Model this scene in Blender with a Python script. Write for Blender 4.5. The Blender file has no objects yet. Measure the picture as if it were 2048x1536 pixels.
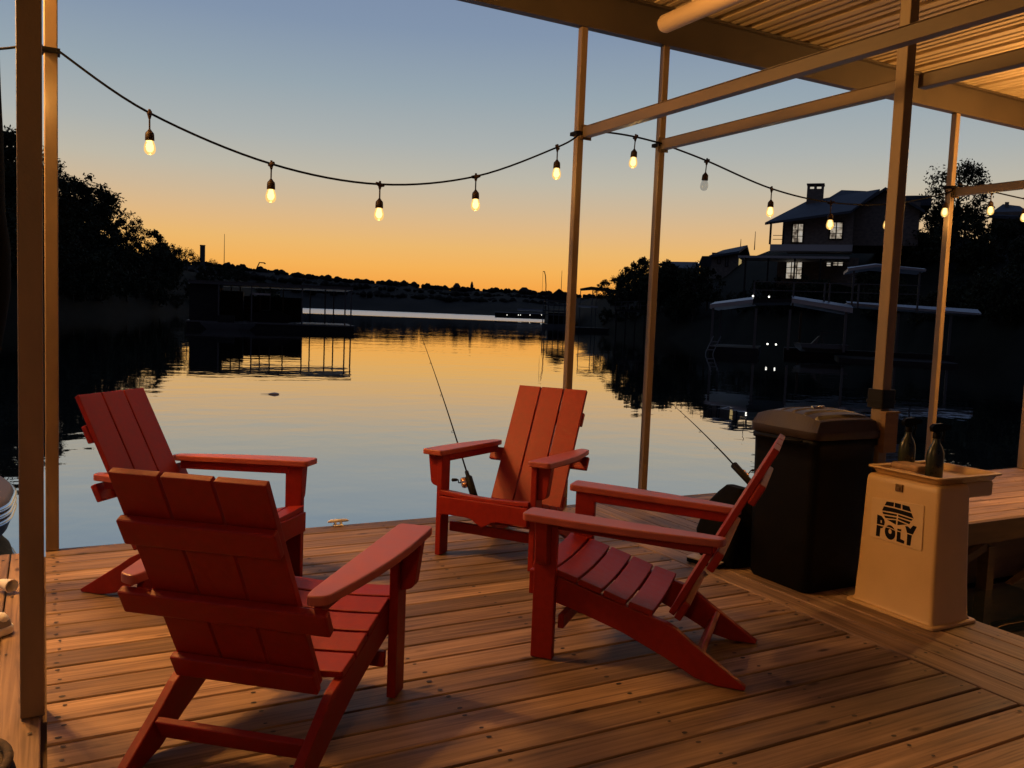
import bpy, bmesh, math, random
from mathutils import Vector, Matrix

# ------------------------------------------------------------------ camera, sky, exposure
S = bpy.context.scene
COL = S.collection
HCAM = 1.3274
YAW, PITCH, ROLL, FPX = math.radians(28.6), math.radians(4.598), math.radians(2.267), 1723.4
# world axes: x runs along the deck boards, y across them out over the lake, z up; deck top is z = 0
_r0 = Vector((math.cos(YAW), -math.sin(YAW), 0))
_f0 = Vector((math.sin(YAW), math.cos(YAW), 0))
_fw = _f0 * math.cos(PITCH) - Vector((0, 0, 1)) * math.sin(PITCH)
_up = _f0 * math.sin(PITCH) + Vector((0, 0, 1)) * math.cos(PITCH)
_rt2 = _r0 * math.cos(ROLL) + _up * math.sin(ROLL)
_up2 = _up * math.cos(ROLL) - _r0 * math.sin(ROLL)
CAMP = Vector((0, 0, HCAM))
cam = bpy.data.cameras.new('camera')
cam.sensor_width = 36.0
cam.lens = FPX / 2048 * 36.0
cam.clip_start = 0.05
cam.clip_end = 8000
co = bpy.data.objects.new('camera', cam)
COL.objects.link(co)
co.matrix_world = Matrix(((_rt2.x, _up2.x, -_fw.x, 0), (_rt2.y, _up2.y, -_fw.y, 0), (_rt2.z, _up2.z, -_fw.z, HCAM), (0, 0, 0, 1)))
S.camera = co
S.view_settings.view_transform = 'Standard'
S.view_settings.look = 'None'
S.view_settings.exposure = 0.0
S.view_settings.gamma = 1.0
S.render.engine = 'CYCLES'
S.cycles.use_denoising = True
S.cycles.max_bounces = 7
S.cycles.sample_clamp_indirect = 4.0
S.cycles.caustics_reflective = False
S.cycles.caustics_refractive = False


def lin(r, g, b):
    f = lambda c: (c / 255 / 12.92) if c <= 10.3 else ((c / 255 + .055) / 1.055) ** 2.4
    return (f(r), f(g), f(b), 1)


W = bpy.data.worlds.new('World')
S.world = W
W.use_nodes = True
nt = W.node_tree
nt.nodes.clear()


def N(t, kind, **kw):
    n = t.nodes.new(kind)
    for k, v in kw.items():
        if k.startswith('i_'):
            n.inputs[k[2:].replace('_', ' ')].default_value = v
        else:
            setattr(n, k, v)
    return n


def math_node(t, op, a, b=None):
    n = N(t, 'ShaderNodeMath', operation=op)
    for i, v in enumerate((a, b)):
        if v is None:
            continue
        if isinstance(v, (int, float)):
            n.inputs[i].default_value = v
        else:
            t.links.new(v, n.inputs[i])
    return n.outputs[0]


def ramp(t, fac, stops):
    n = N(t, 'ShaderNodeValToRGB')
    e = n.color_ramp.elements
    while len(e) < len(stops):
        e.new(0.5)
    for i, (p, c) in enumerate(stops):
        e[i].position = p
        e[i].color = c
    t.links.new(fac, n.inputs[0])
    return n.outputs[0]


# dusk sky: afterglow low in the west, blue above, dark in the east
tc = N(nt, 'ShaderNodeTexCoord')
sx = N(nt, 'ShaderNodeSeparateXYZ')
nt.links.new(tc.outputs['Generated'], sx.inputs[0])
zz = math_node(nt, 'MAXIMUM', sx.outputs['Z'], 0.0)
west = ramp(nt, zz, [(0.0, lin(226, 112, 46)), (.014, lin(240, 146, 60)), (.030, lin(246, 166, 72)), (.049, lin(245, 178, 88)),
                     (.073, lin(236, 184, 110)), (.096, lin(224, 184, 132)), (.122, lin(207, 184, 152)), (.150, lin(190, 184, 168)),
                     (.185, lin(172, 177, 175)), (.24, lin(150, 165, 175)), (.30, lin(130, 148, 172)), (.36, lin(120, 138, 168)),
                     (.55, lin(98, 118, 154)), (1.0, lin(78, 94, 130))])
east = ramp(nt, zz, [(0.0, lin(26, 24, 32)), (.12, lin(36, 34, 46)), (.3, lin(40, 45, 62)), (.6, lin(62, 74, 100)), (1.0, lin(78, 94, 130))])
GLOW_AZ = math.radians(76)
dot = math_node(nt, 'ADD', math_node(nt, 'MULTIPLY', sx.outputs['X'], math.cos(GLOW_AZ)), math_node(nt, 'MULTIPLY', sx.outputs['Y'], math.sin(GLOW_AZ)))
mr = N(nt, 'ShaderNodeMapRange', interpolation_type='SMOOTHSTEP')
mr.inputs['From Min'].default_value = -.25
mr.inputs['From Max'].default_value = .78
nt.links.new(dot, mr.inputs['Value'])
mx = N(nt, 'ShaderNodeMixRGB')
nt.links.new(mr.outputs[0], mx.inputs[0])
nt.links.new(east, mx.inputs[1])
nt.links.new(west, mx.inputs[2])
bg = N(nt, 'ShaderNodeBackground')
bg.inputs['Strength'].default_value = 1.0
nt.links.new(mx.outputs[0], bg.inputs['Color'])
wo = N(nt, 'ShaderNodeOutputWorld')
nt.links.new(bg.outputs[0], wo.inputs[0])

# ------------------------------------------------------------------ helpers


def pix_dir(px, py):
    """direction seen at a pixel of the 2048 x 1536 photograph"""
    return _fw + _rt2 * ((px - 1024) / FPX) - _up2 * ((py - 768) / FPX)


def at(px, py, d):
    """point on that line of sight, d metres away along the ground"""
    v = pix_dir(px, py)
    return CAMP + v * (d / math.hypot(v.x, v.y))


def heading(px, py=620):
    v = pix_dir(px, py)
    return math.atan2(v.y, v.x) - math.pi / 2


class MB:
    """collects shapes for ONE mesh object"""

    def __init__(self):
        self.v, self.f, self.m, self.sm = [], [], [], []

    def add(self, vs, fs, mi=0, smooth=False):
        o = len(self.v)
        self.v += [tuple(p) for p in vs]
        self.f += [tuple(i + o for i in f) for f in fs]
        self.m += [mi] * len(fs)
        self.sm += [smooth] * len(fs)
        return self

    def box(self, a, b, mi=0, M=None):
        x0, y0, z0 = a
        x1, y1, z1 = b
        vs = [Vector(p) for p in ((x0, y0, z0), (x1, y0, z0), (x1, y1, z0), (x0, y1, z0), (x0, y0, z1), (x1, y0, z1), (x1, y1, z1), (x0, y1, z1))]
        if M is not None:
            vs = [M @ p for p in vs]
        return self.add(vs, [(0, 3, 2, 1), (4, 5, 6, 7), (0, 1, 5, 4), (1, 2, 6, 5), (2, 3, 7, 6), (3, 0, 4, 7)], mi)

    def prism(self, poly, axis, a, b, mi=0, M=None):
        """closed polygon of 2-D points extruded along axis (0, 1, 2) from a to b; the 2-D axes follow in cyclic order"""
        n = len(poly)
        vs = []
        for t in (a, b):
            for p in poly:
                q = [0, 0, 0]
                q[axis] = t
                q[(axis + 1) % 3] = p[0]
                q[(axis + 2) % 3] = p[1]
                vs.append(Vector(q))
        if M is not None:
            vs = [M @ p for p in vs]
        fs = [tuple(range(n))[::-1], tuple(range(n, 2 * n))] + [(i, (i + 1) % n, n + (i + 1) % n, n + i) for i in range(n)]
        return self.add(vs, fs, mi)

    def bar(self, p, q, w, h=None, mi=0, up=(0, 0, 1)):
        p, q = Vector(p), Vector(q)
        h = h or w
        d = (q - p).normalized()
        u = Vector(up)
        s = d.cross(u)
        if s.length < 1e-4:
            s = d.cross(Vector((0, 1, 0)))
        s.normalize()
        t = s.cross(d)
        vs = []
        for e in (p, q):
            for a, b in ((-1, -1), (1, -1), (1, 1), (-1, 1)):
                vs.append(e + s * (a * w / 2) + t * (b * h / 2))
        return self.add(vs, [(0, 3, 2, 1), (4, 5, 6, 7), (0, 1, 5, 4), (1, 2, 6, 5), (2, 3, 7, 6), (3, 0, 4, 7)], mi)

    def tube(self, pts, r, n=8, mi=0, cap=True):
        pts = [Vector(p) for p in pts]
        rs = r if isinstance(r, (list, tuple)) else [r] * len(pts)
        vs, fs = [], []
        prev = None
        for i, p in enumerate(pts):
            d = (pts[min(i + 1, len(pts) - 1)] - pts[max(i - 1, 0)]).normalized()
            s = prev if prev is not None else (d.cross(Vector((0, 0, 1))) if abs(d.z) < .95 else d.cross(Vector((1, 0, 0))))
            s = (s - d * s.dot(d)).normalized()
            prev = s
            t = d.cross(s)
            for k in range(n):
                a = 2 * math.pi * k / n
                vs.append(p + (s * math.cos(a) + t * math.sin(a)) * rs[i])
        for i in range(len(pts) - 1):
            for k in range(n):
                fs.append((i * n + k, i * n + (k + 1) % n, (i + 1) * n + (k + 1) % n, (i + 1) * n + k))
        self.add(vs, fs, mi, True)
        if cap:
            self.add(vs[:n], [tuple(range(n))[::-1]], mi)
            self.add(vs[-n:], [tuple(range(n))], mi)
        return self

    def lathe(self, prof, c=(0, 0, 0), n=16, mi=0, M=None, sq=0.0):
        """profile of (radius, z) turned about z"""
        vs, fs = [], []
        for r, z in prof:
            for k in range(n):
                a = 2 * math.pi * k / n
                vs.append(Vector((c[0] + r * math.cos(a), c[1] + r * math.sin(a), c[2] + z)))
        if M is not None:
            vs = [M @ p for p in vs]
        for i in range(len(prof) - 1):
            for k in range(n):
                fs.append((i * n + k, i * n + (k + 1) % n, (i + 1) * n + (k + 1) % n, (i + 1) * n + k))
        self.add(vs, fs, mi, True)
        self.add(vs[:n], [tuple(range(n))[::-1]], mi)
        self.add(vs[-n:], [tuple(range(n))], mi)
        return self

    def mesh(self, name, mats):
        me = bpy.data.meshes.new(name)
        me.from_pydata(self.v, [], self.f)
        for m in (mats if isinstance(mats, (list, tuple)) else [mats]):
            me.materials.append(m)
        me.polygons.foreach_set('material_index', self.m)
        me.polygons.foreach_set('use_smooth', self.sm)
        me.update()
        return me

    def build(self, name, mats, parent=None, bevel=0.0, seg=2):
        o = bpy.data.objects.new(name, self.mesh(name, mats))
        COL.objects.link(o)
        if parent is not None:
            o.parent = parent
        if bevel:
            b = o.modifiers.new('bevel', 'BEVEL')
            b.width = bevel
            b.segments = seg
            b.limit_method = 'ANGLE'
            b.angle_limit = math.radians(35)
            b.harden_normals = False
        return o


def tag(o, label=None, cat=None, group=None, kind=None):
    for k, v in (('label', label), ('category', cat), ('group', group), ('kind', kind)):
        if v:
            o[k] = v
    return o


def empty(name, loc=(0, 0, 0), rz=0.0):
    o = bpy.data.objects.new(name, None)
    COL.objects.link(o)
    o.location = loc
    o.rotation_euler = (0, 0, rz)
    return o


def copy_tree(o, parent=None):
    c = o.copy()
    COL.objects.link(c)
    if parent is not None:
        c.parent = parent
    for ch in list(o.children):
        copy_tree(ch, c)
    return c


def mat(name, base, rough=.6, noise=.0, scale=(8, 8, 8), metal=0.0, bump=0.0, bscale=60, emit=None, estr=0.0, spec=None, dark=None):
    m = bpy.data.materials.new(name)
    m.use_nodes = True
    t = m.node_tree
    p = t.nodes['Principled BSDF']
    p.inputs['Base Color'].default_value = (*base, 1)
    p.inputs['Roughness'].default_value = rough
    p.inputs['Metallic'].default_value = metal
    if spec is not None:
        p.inputs['Specular IOR Level'].default_value = spec
    if emit:
        p.inputs['Emission Color'].default_value = (*emit, 1)
        p.inputs['Emission Strength'].default_value = estr
    g = N(t, 'ShaderNodeTexCoord')
    if noise:
        mp = N(t, 'ShaderNodeMapping')
        mp.inputs['Scale'].default_value = scale
        t.links.new(g.outputs['Object'], mp.inputs[0])
        nz = N(t, 'ShaderNodeTexNoise')
        nz.inputs['Scale'].default_value = 1
        nz.inputs['Detail'].default_value = 5
        t.links.new(mp.outputs[0], nz.inputs['Vector'])
        d = dark or tuple(c * (1 - noise) for c in base)
        b = tuple(min(1, c * (1 + noise)) for c in base)
        t.links.new(ramp(t, nz.outputs['Fac'], [(.3, (*d, 1)), (.7, (*b, 1))]), p.inputs['Base Color'])
        rr = N(t, 'ShaderNodeMapRange')
        rr.inputs['To Min'].default_value = max(0, rough - .12)
        rr.inputs['To Max'].default_value = min(1, rough + .12)
        t.links.new(nz.outputs['Fac'], rr.inputs['Value'])
        t.links.new(rr.outputs[0], p.inputs['Roughness'])
    if bump:
        n2 = N(t, 'ShaderNodeTexNoise')
        n2.inputs['Scale'].default_value = bscale
        n2.inputs['Detail'].default_value = 3
        t.links.new(g.outputs['Object'], n2.inputs['Vector'])
        bp = N(t, 'ShaderNodeBump')
        bp.inputs['Strength'].default_value = 1
        bp.inputs['Distance'].default_value = bump
        t.links.new(n2.outputs['Fac'], bp.inputs['Height'])
        t.links.new(bp.outputs[0], p.inputs['Normal'])
    return m


def wood_mat(name, along, c0, c1, c2, rough=.55):
    """weathered planks; along = 0 or 1, the axis the grain runs along"""
    m = bpy.data.materials.new(name)
    m.use_nodes = True
    t = m.node_tree
    p = t.nodes['Principled BSDF']
    g = N(t, 'ShaderNodeTexCoord')
    gi = N(t, 'ShaderNodeNewGeometry')
    off = N(t, 'ShaderNodeVectorMath', operation='SCALE')
    cb = N(t, 'ShaderNodeCombineXYZ')
    for i in range(3):
        t.links.new(gi.outputs['Random Per Island'], cb.inputs[i])
    t.links.new(cb.outputs[0], off.inputs[0])
    off.inputs['Scale'].default_value = 37.0
    ad = N(t, 'ShaderNodeVectorMath', operation='ADD')
    t.links.new(g.outputs['Object'], ad.inputs[0])
    t.links.new(off.outputs[0], ad.inputs[1])
    s1 = [55, 55, 55]
    s1[along] = 1.6
    mp = N(t, 'ShaderNodeMapping')
    mp.inputs['Scale'].default_value = s1
    t.links.new(ad.outputs[0], mp.inputs[0])
    n1 = N(t, 'ShaderNodeTexNoise')
    n1.inputs['Scale'].default_value = 1
    n1.inputs['Detail'].default_value = 6
    n1.inputs['Distortion'].default_value = .8
    t.links.new(mp.outputs[0], n1.inputs['Vector'])
    s2 = [14, 14, 14]
    s2[along] = 2.2
    mp2 = N(t, 'ShaderNodeMapping')
    mp2.inputs['Scale'].default_value = s2
    t.links.new(ad.outputs[0], mp2.inputs[0])
    n2 = N(t, 'ShaderNodeTexNoise')
    n2.inputs['Scale'].default_value = 1
    n2.inputs['Detail'].default_value = 4
    t.links.new(mp2.outputs[0], n2.inputs['Vector'])
    mixf = math_node(t, 'ADD', math_node(t, 'MULTIPLY', n1.outputs['Fac'], .6), math_node(t, 'MULTIPLY', n2.outputs['Fac'], .4))
    colr = ramp(t, mixf, [(.34, (*c0, 1)), (.5, (*c1, 1)), (.66, (*c2, 1))])
    # knots
    s3 = [9, 9, 9]
    s3[along] = 3.2
    mp3 = N(t, 'ShaderNodeMapping')
    mp3.inputs['Scale'].default_value = s3
    t.links.new(ad.outputs[0], mp3.inputs[0])
    vo = N(t, 'ShaderNodeTexVoronoi')
    vo.inputs['Scale'].default_value = 1
    t.links.new(mp3.outputs[0], vo.inputs['Vector'])
    kn = ramp(t, vo.outputs['Distance'], [(.05, (.25, .22, .2, 1)), (.14, (1, 1, 1, 1))])
    br = N(t, 'ShaderNodeMapRange')
    br.inputs['To Min'].default_value = .55
    br.inputs['To Max'].default_value = 1.32
    t.links.new(gi.outputs['Random Per Island'], br.inputs['Value'])
    mu = N(t, 'ShaderNodeMixRGB', blend_type='MULTIPLY')
    mu.inputs[0].default_value = 1
    t.links.new(colr, mu.inputs[1])
    t.links.new(kn, mu.inputs[2])
    mv = N(t, 'ShaderNodeMixRGB', blend_type='MULTIPLY')
    mv.inputs[0].default_value = 1
    t.links.new(mu.outputs[0], mv.inputs[1])
    t.links.new(br.outputs[0], mv.inputs[2])
    t.links.new(mv.outputs[0], p.inputs['Base Color'])
    rr = N(t, 'ShaderNodeMapRange')
    rr.inputs['To Min'].default_value = rough - .12
    rr.inputs['To Max'].default_value = rough + .18
    t.links.new(n2.outputs['Fac'], rr.inputs['Value'])
    t.links.new(rr.outputs[0], p.inputs['Roughness'])
    bp = N(t, 'ShaderNodeBump')
    bp.inputs['Strength'].default_value = .7
    bp.inputs['Distance'].default_value = .0025
    t.links.new(mixf, bp.inputs['Height'])
    t.links.new(bp.outputs[0], p.inputs['Normal'])
    p.inputs['Specular IOR Level'].default_value = .35
    return m


def leaf_mat(name, c):
    m = mat(name, c, .8, .35, (1.5, 1.5, 1.5), spec=.1)
    return m


M_WX = wood_mat('deck_wood_across', 0, (.12, .072, .040), (.29, .185, .108), (.44, .295, .185))
M_WY = wood_mat('deck_wood_along', 1, (.12, .073, .041), (.28, .18, .107), (.42, .285, .18))
M_NAIL = mat('nail_iron', (.025, .018, .014), .6)
M_UNDER = mat('old_timber', (.10, .06, .035), .8, .3, (3, 3, 20))
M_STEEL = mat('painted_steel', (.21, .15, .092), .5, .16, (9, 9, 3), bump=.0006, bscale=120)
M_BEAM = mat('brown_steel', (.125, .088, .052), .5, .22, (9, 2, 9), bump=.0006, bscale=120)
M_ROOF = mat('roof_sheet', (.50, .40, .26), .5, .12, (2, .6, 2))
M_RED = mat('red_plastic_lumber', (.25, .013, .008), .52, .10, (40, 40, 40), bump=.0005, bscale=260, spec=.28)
M_REDARM = mat('sheen_tinted_red_lumber', (.40, .085, .062), .46, .10, (14, 14, 14), bump=.0005, bscale=260, spec=.6)  # armrest red paled to carry the sky sheen on the arm tops
_p = M_RED.node_tree.nodes['Principled BSDF']
_p.inputs['Coat Weight'].default_value = .04
_p.inputs['Coat Roughness'].default_value = .35
_p.inputs['Coat IOR'].default_value = 1.5
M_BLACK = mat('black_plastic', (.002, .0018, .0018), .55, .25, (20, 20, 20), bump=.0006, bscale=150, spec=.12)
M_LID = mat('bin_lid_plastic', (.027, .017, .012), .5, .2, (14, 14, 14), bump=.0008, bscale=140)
M_CREAM = mat('cream_fibreglass', (.62, .42, .20), .45, .05, (6, 6, 6), bump=.0008, bscale=190)
M_DECAL = mat('dark_decal', (.006, .006, .009), .6, spec=.1)
M_PLATE = mat('cream_panel', (.66, .47, .25), .4, .05, (20, 20, 20))
M_RUBBER = mat('black_rubber', (.006, .0055, .005), .6, spec=.2)
M_WIRE = mat('black_cable', (.004, .0035, .0035), .7, spec=.12)
M_SOCKET = mat('lamp_socket', (.022, .012, .007), .6, spec=.2)
M_CHROME = mat('bright_metal', (.75, .75, .75), .18, metal=1.0)
M_WHITE = mat('white_paint', (.78, .78, .76), .5, .06, (10, 10, 10))
M_GREY = mat('grey_cloth', (.25, .24, .25), .8)
M_ROPE = mat('old_rope', (.06, .042, .03), .9, .4, (60, 60, 60), bump=.003, bscale=90)
M_CORK = mat('reel_metal', (.55, .32, .2), .3, metal=.8)
M_FOAM = mat('sponge_cloth', (.42, .27, .16), .9, .25, (30, 30, 30), bump=.002, bscale=80)
M_BOTTLE = mat('dark_green_plastic', (.02, .028, .02), .3, .3, (20, 20, 20))


def glow_mat(name, col, strength):
    m = bpy.data.materials.new(name)
    m.use_nodes = True
    t = m.node_tree
    t.nodes.clear()
    e = N(t, 'ShaderNodeEmission')
    e.inputs[0].default_value = (*col, 1)
    e.inputs[1].default_value = strength
    o = N(t, 'ShaderNodeOutputMaterial')
    t.links.new(e.outputs[0], o.inputs[0])
    return m


def amber_glass(name, col, estr, trans):
    m = bpy.data.materials.new(name)
    m.use_nodes = True
    t = m.node_tree
    t.nodes.clear()
    e = N(t, 'ShaderNodeEmission')
    e.inputs[0].default_value = (*col, 1)
    e.inputs[1].default_value = estr
    tr = N(t, 'ShaderNodeBsdfTransparent')
    gl = N(t, 'ShaderNodeBsdfGlossy')
    gl.inputs['Roughness'].default_value = .08
    m1 = N(t, 'ShaderNodeMixShader')
    m1.inputs[0].default_value = .12
    t.links.new(tr.outputs[0], m1.inputs[1])
    t.links.new(gl.outputs[0], m1.inputs[2])
    m2 = N(t, 'ShaderNodeMixShader')
    m2.inputs[0].default_value = 1 - trans
    t.links.new(m1.outputs[0], m2.inputs[1])
    t.links.new(e.outputs[0], m2.inputs[2])
    o = N(t, 'ShaderNodeOutputMaterial')
    t.links.new(m2.outputs[0], o.inputs[0])
    return m


WARM = (1.0, .47, .12)
M_BULB = glow_mat('bulb_glow', (1.0, .58, .17), 9.0)
M_BGLASS = amber_glass('bulb_glass_lit', (1.0, .58, .16), 1.15, .35)
M_BGLASS0 = amber_glass('bulb_glass_clear', (.5, .48, .42), .3, .75)

# ------------------------------------------------------------------ the setting: lake, hills, deck
ZW = -.52


def water():
    m = bpy.data.materials.new('lake_water')
    m.use_nodes = True
    t = m.node_tree
    t.nodes.clear()
    geo = N(t, 'ShaderNodeNewGeometry')
    ln = N(t, 'ShaderNodeVectorMath', operation='LENGTH')
    t.links.new(geo.outputs['Position'], ln.inputs[0])
    far = N(t, 'ShaderNodeMapRange')           # the breeze ruffles the open lake beyond the cove
    far.inputs['From Min'].default_value = 225
    far.inputs['From Max'].default_value = 265
    t.links.new(ln.outputs['Value'], far.inputs['Value'])
    n1 = N(t, 'ShaderNodeTexNoise')
    n1.inputs['Scale'].default_value = 1.5
    n1.inputs['Detail'].default_value = 2.5
    t.links.new(geo.outputs['Position'], n1.inputs['Vector'])
    mp = N(t, 'ShaderNodeMapping')
    mp.inputs['Scale'].default_value = (.22, .5, 1)
    mp.inputs['Rotation'].default_value = (0, 0, .4)
    t.links.new(geo.outputs['Position'], mp.inputs[0])
    n2 = N(t, 'ShaderNodeTexNoise')
    n2.inputs['Scale'].default_value = 1
    n2.inputs['Detail'].default_value = 2
    t.links.new(mp.outputs[0], n2.inputs['Vector'])
    n3 = N(t, 'ShaderNodeTexNoise')            # calm and rippled patches
    n3.inputs['Scale'].default_value = .09
    n3.inputs['Detail'].default_value = 2
    t.links.new(geo.outputs['Position'], n3.inputs['Vector'])
    calm = N(t, 'ShaderNodeMapRange')
    calm.inputs['From Min'].default_value = .35
    calm.inputs['From Max'].default_value = .65
    calm.inputs['To Min'].default_value = .35
    calm.inputs['To Max'].default_value = 1.3
    t.links.new(n3.outputs['Fac'], calm.inputs['Value'])
    h = math_node(t, 'ADD', math_node(t, 'MULTIPLY', math_node(t, 'MULTIPLY', n1.outputs['Fac'], .0045), calm.outputs[0]), math_node(t, 'MULTIPLY', n2.outputs['Fac'], .0085))
    bp = N(t, 'ShaderNodeBump')
    bp.inputs['Strength'].default_value = 1
    bp.inputs['Distance'].default_value = 1
    t.links.new(h, bp.inputs['Height'])
    gl = N(t, 'ShaderNodeBsdfGlossy')
    gl.inputs['Color'].default_value = (.93, .93, .93, 1)
    rg = N(t, 'ShaderNodeMapRange')
    rg.inputs['To Min'].default_value = .015
    rg.inputs['To Max'].default_value = .26
    t.links.new(far.outputs[0], rg.inputs['Value'])
    t.links.new(rg.outputs[0], gl.inputs['Roughness'])
    t.links.new(bp.outputs[0], gl.inputs['Normal'])
    df = N(t, 'ShaderNodeBsdfDiffuse')
    df.inputs['Color'].default_value = (.012, .02, .022, 1)
    fr = N(t, 'ShaderNodeFresnel')
    fr.inputs['IOR'].default_value = 1.33
    t.links.new(bp.outputs[0], fr.inputs['Normal'])
    fm = N(t, 'ShaderNodeMapRange')
    fm.inputs['From Min'].default_value = .38
    fm.inputs['From Max'].default_value = .8
    fm.inputs['To Min'].default_value = .74
    fm.inputs['To Max'].default_value = 1.0
    t.links.new(fr.outputs[0], fm.inputs['Value'])
    mxs = N(t, 'ShaderNodeMixShader')
    t.links.new(fm.outputs[0], mxs.inputs[0])
    t.links.new(df.outputs[0], mxs.inputs[1])
    t.links.new(gl.outputs[0], mxs.inputs[2])
    o = N(t, 'ShaderNodeOutputMaterial')
    t.links.new(mxs.outputs[0], o.inputs[0])
    b = MB()
    b.add([(-4000, -1500, ZW), (4000, -1500, ZW), (4000, 5000, ZW), (-4000, 5000, ZW)], [(0, 1, 2, 3)])
    tag(b.build('lake_water', m), kind='structure')


water()

M_SOIL = mat('dark_hillside', (.012, .012, .008), .95, .4, (.3, .3, .3), spec=.05)
M_FARHILL = mat('far_hillside', (.020, .017, .014), .95, .4, (.02, .02, .02), spec=.05)
M_LEAF = leaf_mat('dark_leaves', (.028, .032, .016))
M_LEAF2 = leaf_mat('olive_leaves', (.036, .036, .017))
M_BARK = mat('bark', (.06, .045, .03), .9, .3, (4, 4, 2), bump=.01, bscale=9)


def interp(tab, x):
    if x <= tab[0][0]:
        return tab[0][1:]
    for a, b in zip(tab, tab[1:]):
        if x <= b[0]:
            t = (x - a[0]) / (b[0] - a[0])
            return tuple(p + (q - p) * t for p, q in zip(a[1:], b[1:]))
    return tab[-1][1:]


def hill(name, tab, m, step, bumps, seed, depth_back=1.6):
    """tab rows: column, shore distance, ridge distance, ridge row in the view (ground line)"""
    rnd = random.Random(seed)
    x = tab[0][0]
    cols = []
    while x <= tab[-1][0] + 1e-6:
        ds, dr, ry = interp(tab, x)
        p0 = at(x, 620, ds)
        top = at(x, ry, dr)
        col = []
        for k, (t, zf) in enumerate(((-.06, -.25), (0, 0.0), (.12, .17), (.3, .36), (.5, .57), (.75, .82), (1, 1), (1.5, .96), (2.6, .6), (5, .1))):
            d = ds + (dr - ds) * t
            q = at(x, 620, d)
            hgt = top.z - ZW
            z = ZW + hgt * zf if zf > 0 else ZW + (zf * 3 if zf < 0 else .05)
            if 0 < t:
                z += (rnd.random() - .5) * bumps
            col.append((q.x, q.y, z))
        cols.append(col)
        x += step
    b = MB()
    n = len(cols[0])
    vs = [p for c in cols for p in c]
    fs = []
    for i in range(len(cols) - 1):
        for k in range(n - 1):
            fs.append((i * n + k, (i + 1) * n + k, (i + 1) * n + k + 1, i * n + k + 1))
    b.add(vs, fs, 0, True)
    return tag(b.build(name, m), kind='structure')


LEFT = [(-900, 48, 85, 250), (-400, 60, 100, 290), (0, 78, 122, 352), (60, 82, 127, 384), (115, 86, 132, 416), (200, 100, 146, 468), (260, 115, 160, 506), (320, 135, 180, 532), (390, 165, 215, 546), (470, 210, 270, 556), (560, 300, 380, 590)]
hill('near_hillside', LEFT, M_SOIL, 20, .8, 1)
RIGHT = [(1090, 170, 215, 622), (1160, 140, 180, 608), (1230, 112, 150, 592), (1340, 92, 128, 556), (1440, 82, 124, 545), (1500, 78, 118, 512), (1560, 74, 114, 492), (1650, 70, 110, 482), (1800, 66, 104, 478), (1900, 62, 100, 478), (2048, 56, 96, 482), (2300, 50, 92, 455), (2700, 44, 85, 380)]
hill('house_hillside', RIGHT, M_SOIL, 20, .8, 2)
FAR = [(-300, 1000, 1250, 500), (300, 1000, 1250, 522), (400, 1000, 1250, 530), (520, 1000, 1250, 543), (620, 1000, 1250, 556), (700, 1000, 1260, 564), (800, 1000, 1280, 570), (900, 1000, 1290, 580), (1000, 980, 1290, 584), (1100, 950, 1280, 590), (1250, 900, 1280, 600), (1500, 900, 1280, 610), (2400, 900, 1300, 650)]
hill('far_hills', FAR, M_FARHILL, 16, 3.0, 3)

# distant woods that read as one mass along the far ridge
rnd = random.Random(8)
ico = bmesh.new()
bmesh.ops.create_icosphere(ico, subdivisions=2, radius=1)
IV = [v.co.copy() for v in ico.verts]
IF = [tuple(v.index for v in f.verts) for f in ico.faces]
ico.free()
b = MB()
x = 250.0
while x < 1300:
    ds, dr, ry = interp(FAR, x)
    for row in range(3):
        d = dr - row * 75 + rnd.uniform(-25, 25)
        g = at(x + rnd.uniform(-4, 4), 620, d)
        zr = at(x, ry, dr).z
        base = ZW + (zr - ZW) * (1 - .26 * row)
        r = rnd.choice([rnd.uniform(1.6, 3.4), rnd.uniform(3.0, 6.4)])
        zs = rnd.uniform(.7, 1.15)
        vs = [(g.x + v.x * r * rnd.uniform(.85, 1.15), g.y + v.y * r, base + 1.0 + v.z * r * zs * rnd.uniform(.8, 1.15)) for v in IV]
        b.add(vs, IF)
    x += rnd.uniform(1.6, 5.0)
tag(b.build('far_woods', M_FARHILL), 'dark woods along the far shore ridge', 'woods', kind='stuff')


def planks(b, along, a0, a1, c0, c1, pitch, gap, thick, rnd, ztop=0.0, nails=None, ragged=0.0):
    """boards running along axis `along` from a0 to a1, laid side by side from c0 to c1"""
    c = c0
    while c < c1 - .02:
        w = min(pitch - gap, c1 - c)
        e0, e1 = a0 - rnd.uniform(0, ragged), a1 + rnd.uniform(0, ragged)
        dz = rnd.uniform(-.0025, .0)
        r = .004
        prof = [(c, ztop + dz - thick), (c + w, ztop + dz - thick), (c + w, ztop + dz - r), (c + w - r, ztop + dz), (c + r, ztop + dz), (c, ztop + dz - r)]
        if along == 0:
            b.prism(prof, 0, e0, e1)
        else:
            b.prism([(q[1], q[0]) for q in prof][::-1], 1, e0, e1)
        if nails:
            for s in nails:
                for f in (.2, .8):
                    pa = s + rnd.uniform(-.012, .012)
                    pc = c + w * f + rnd.uniform(-.008, .008)
                    px_, py_ = (pa, pc) if along == 0 else (pc, pa)
                    rr = rnd.uniform(.0045, .008)
                    b.add([(px_ + rr * math.cos(k * math.pi / 4) * (1.5 if along == 0 else 1), py_ + rr * math.sin(k * math.pi / 4), ztop + .0012) for k in range(8)], [tuple(range(8))], 1)
        c += pitch


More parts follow.
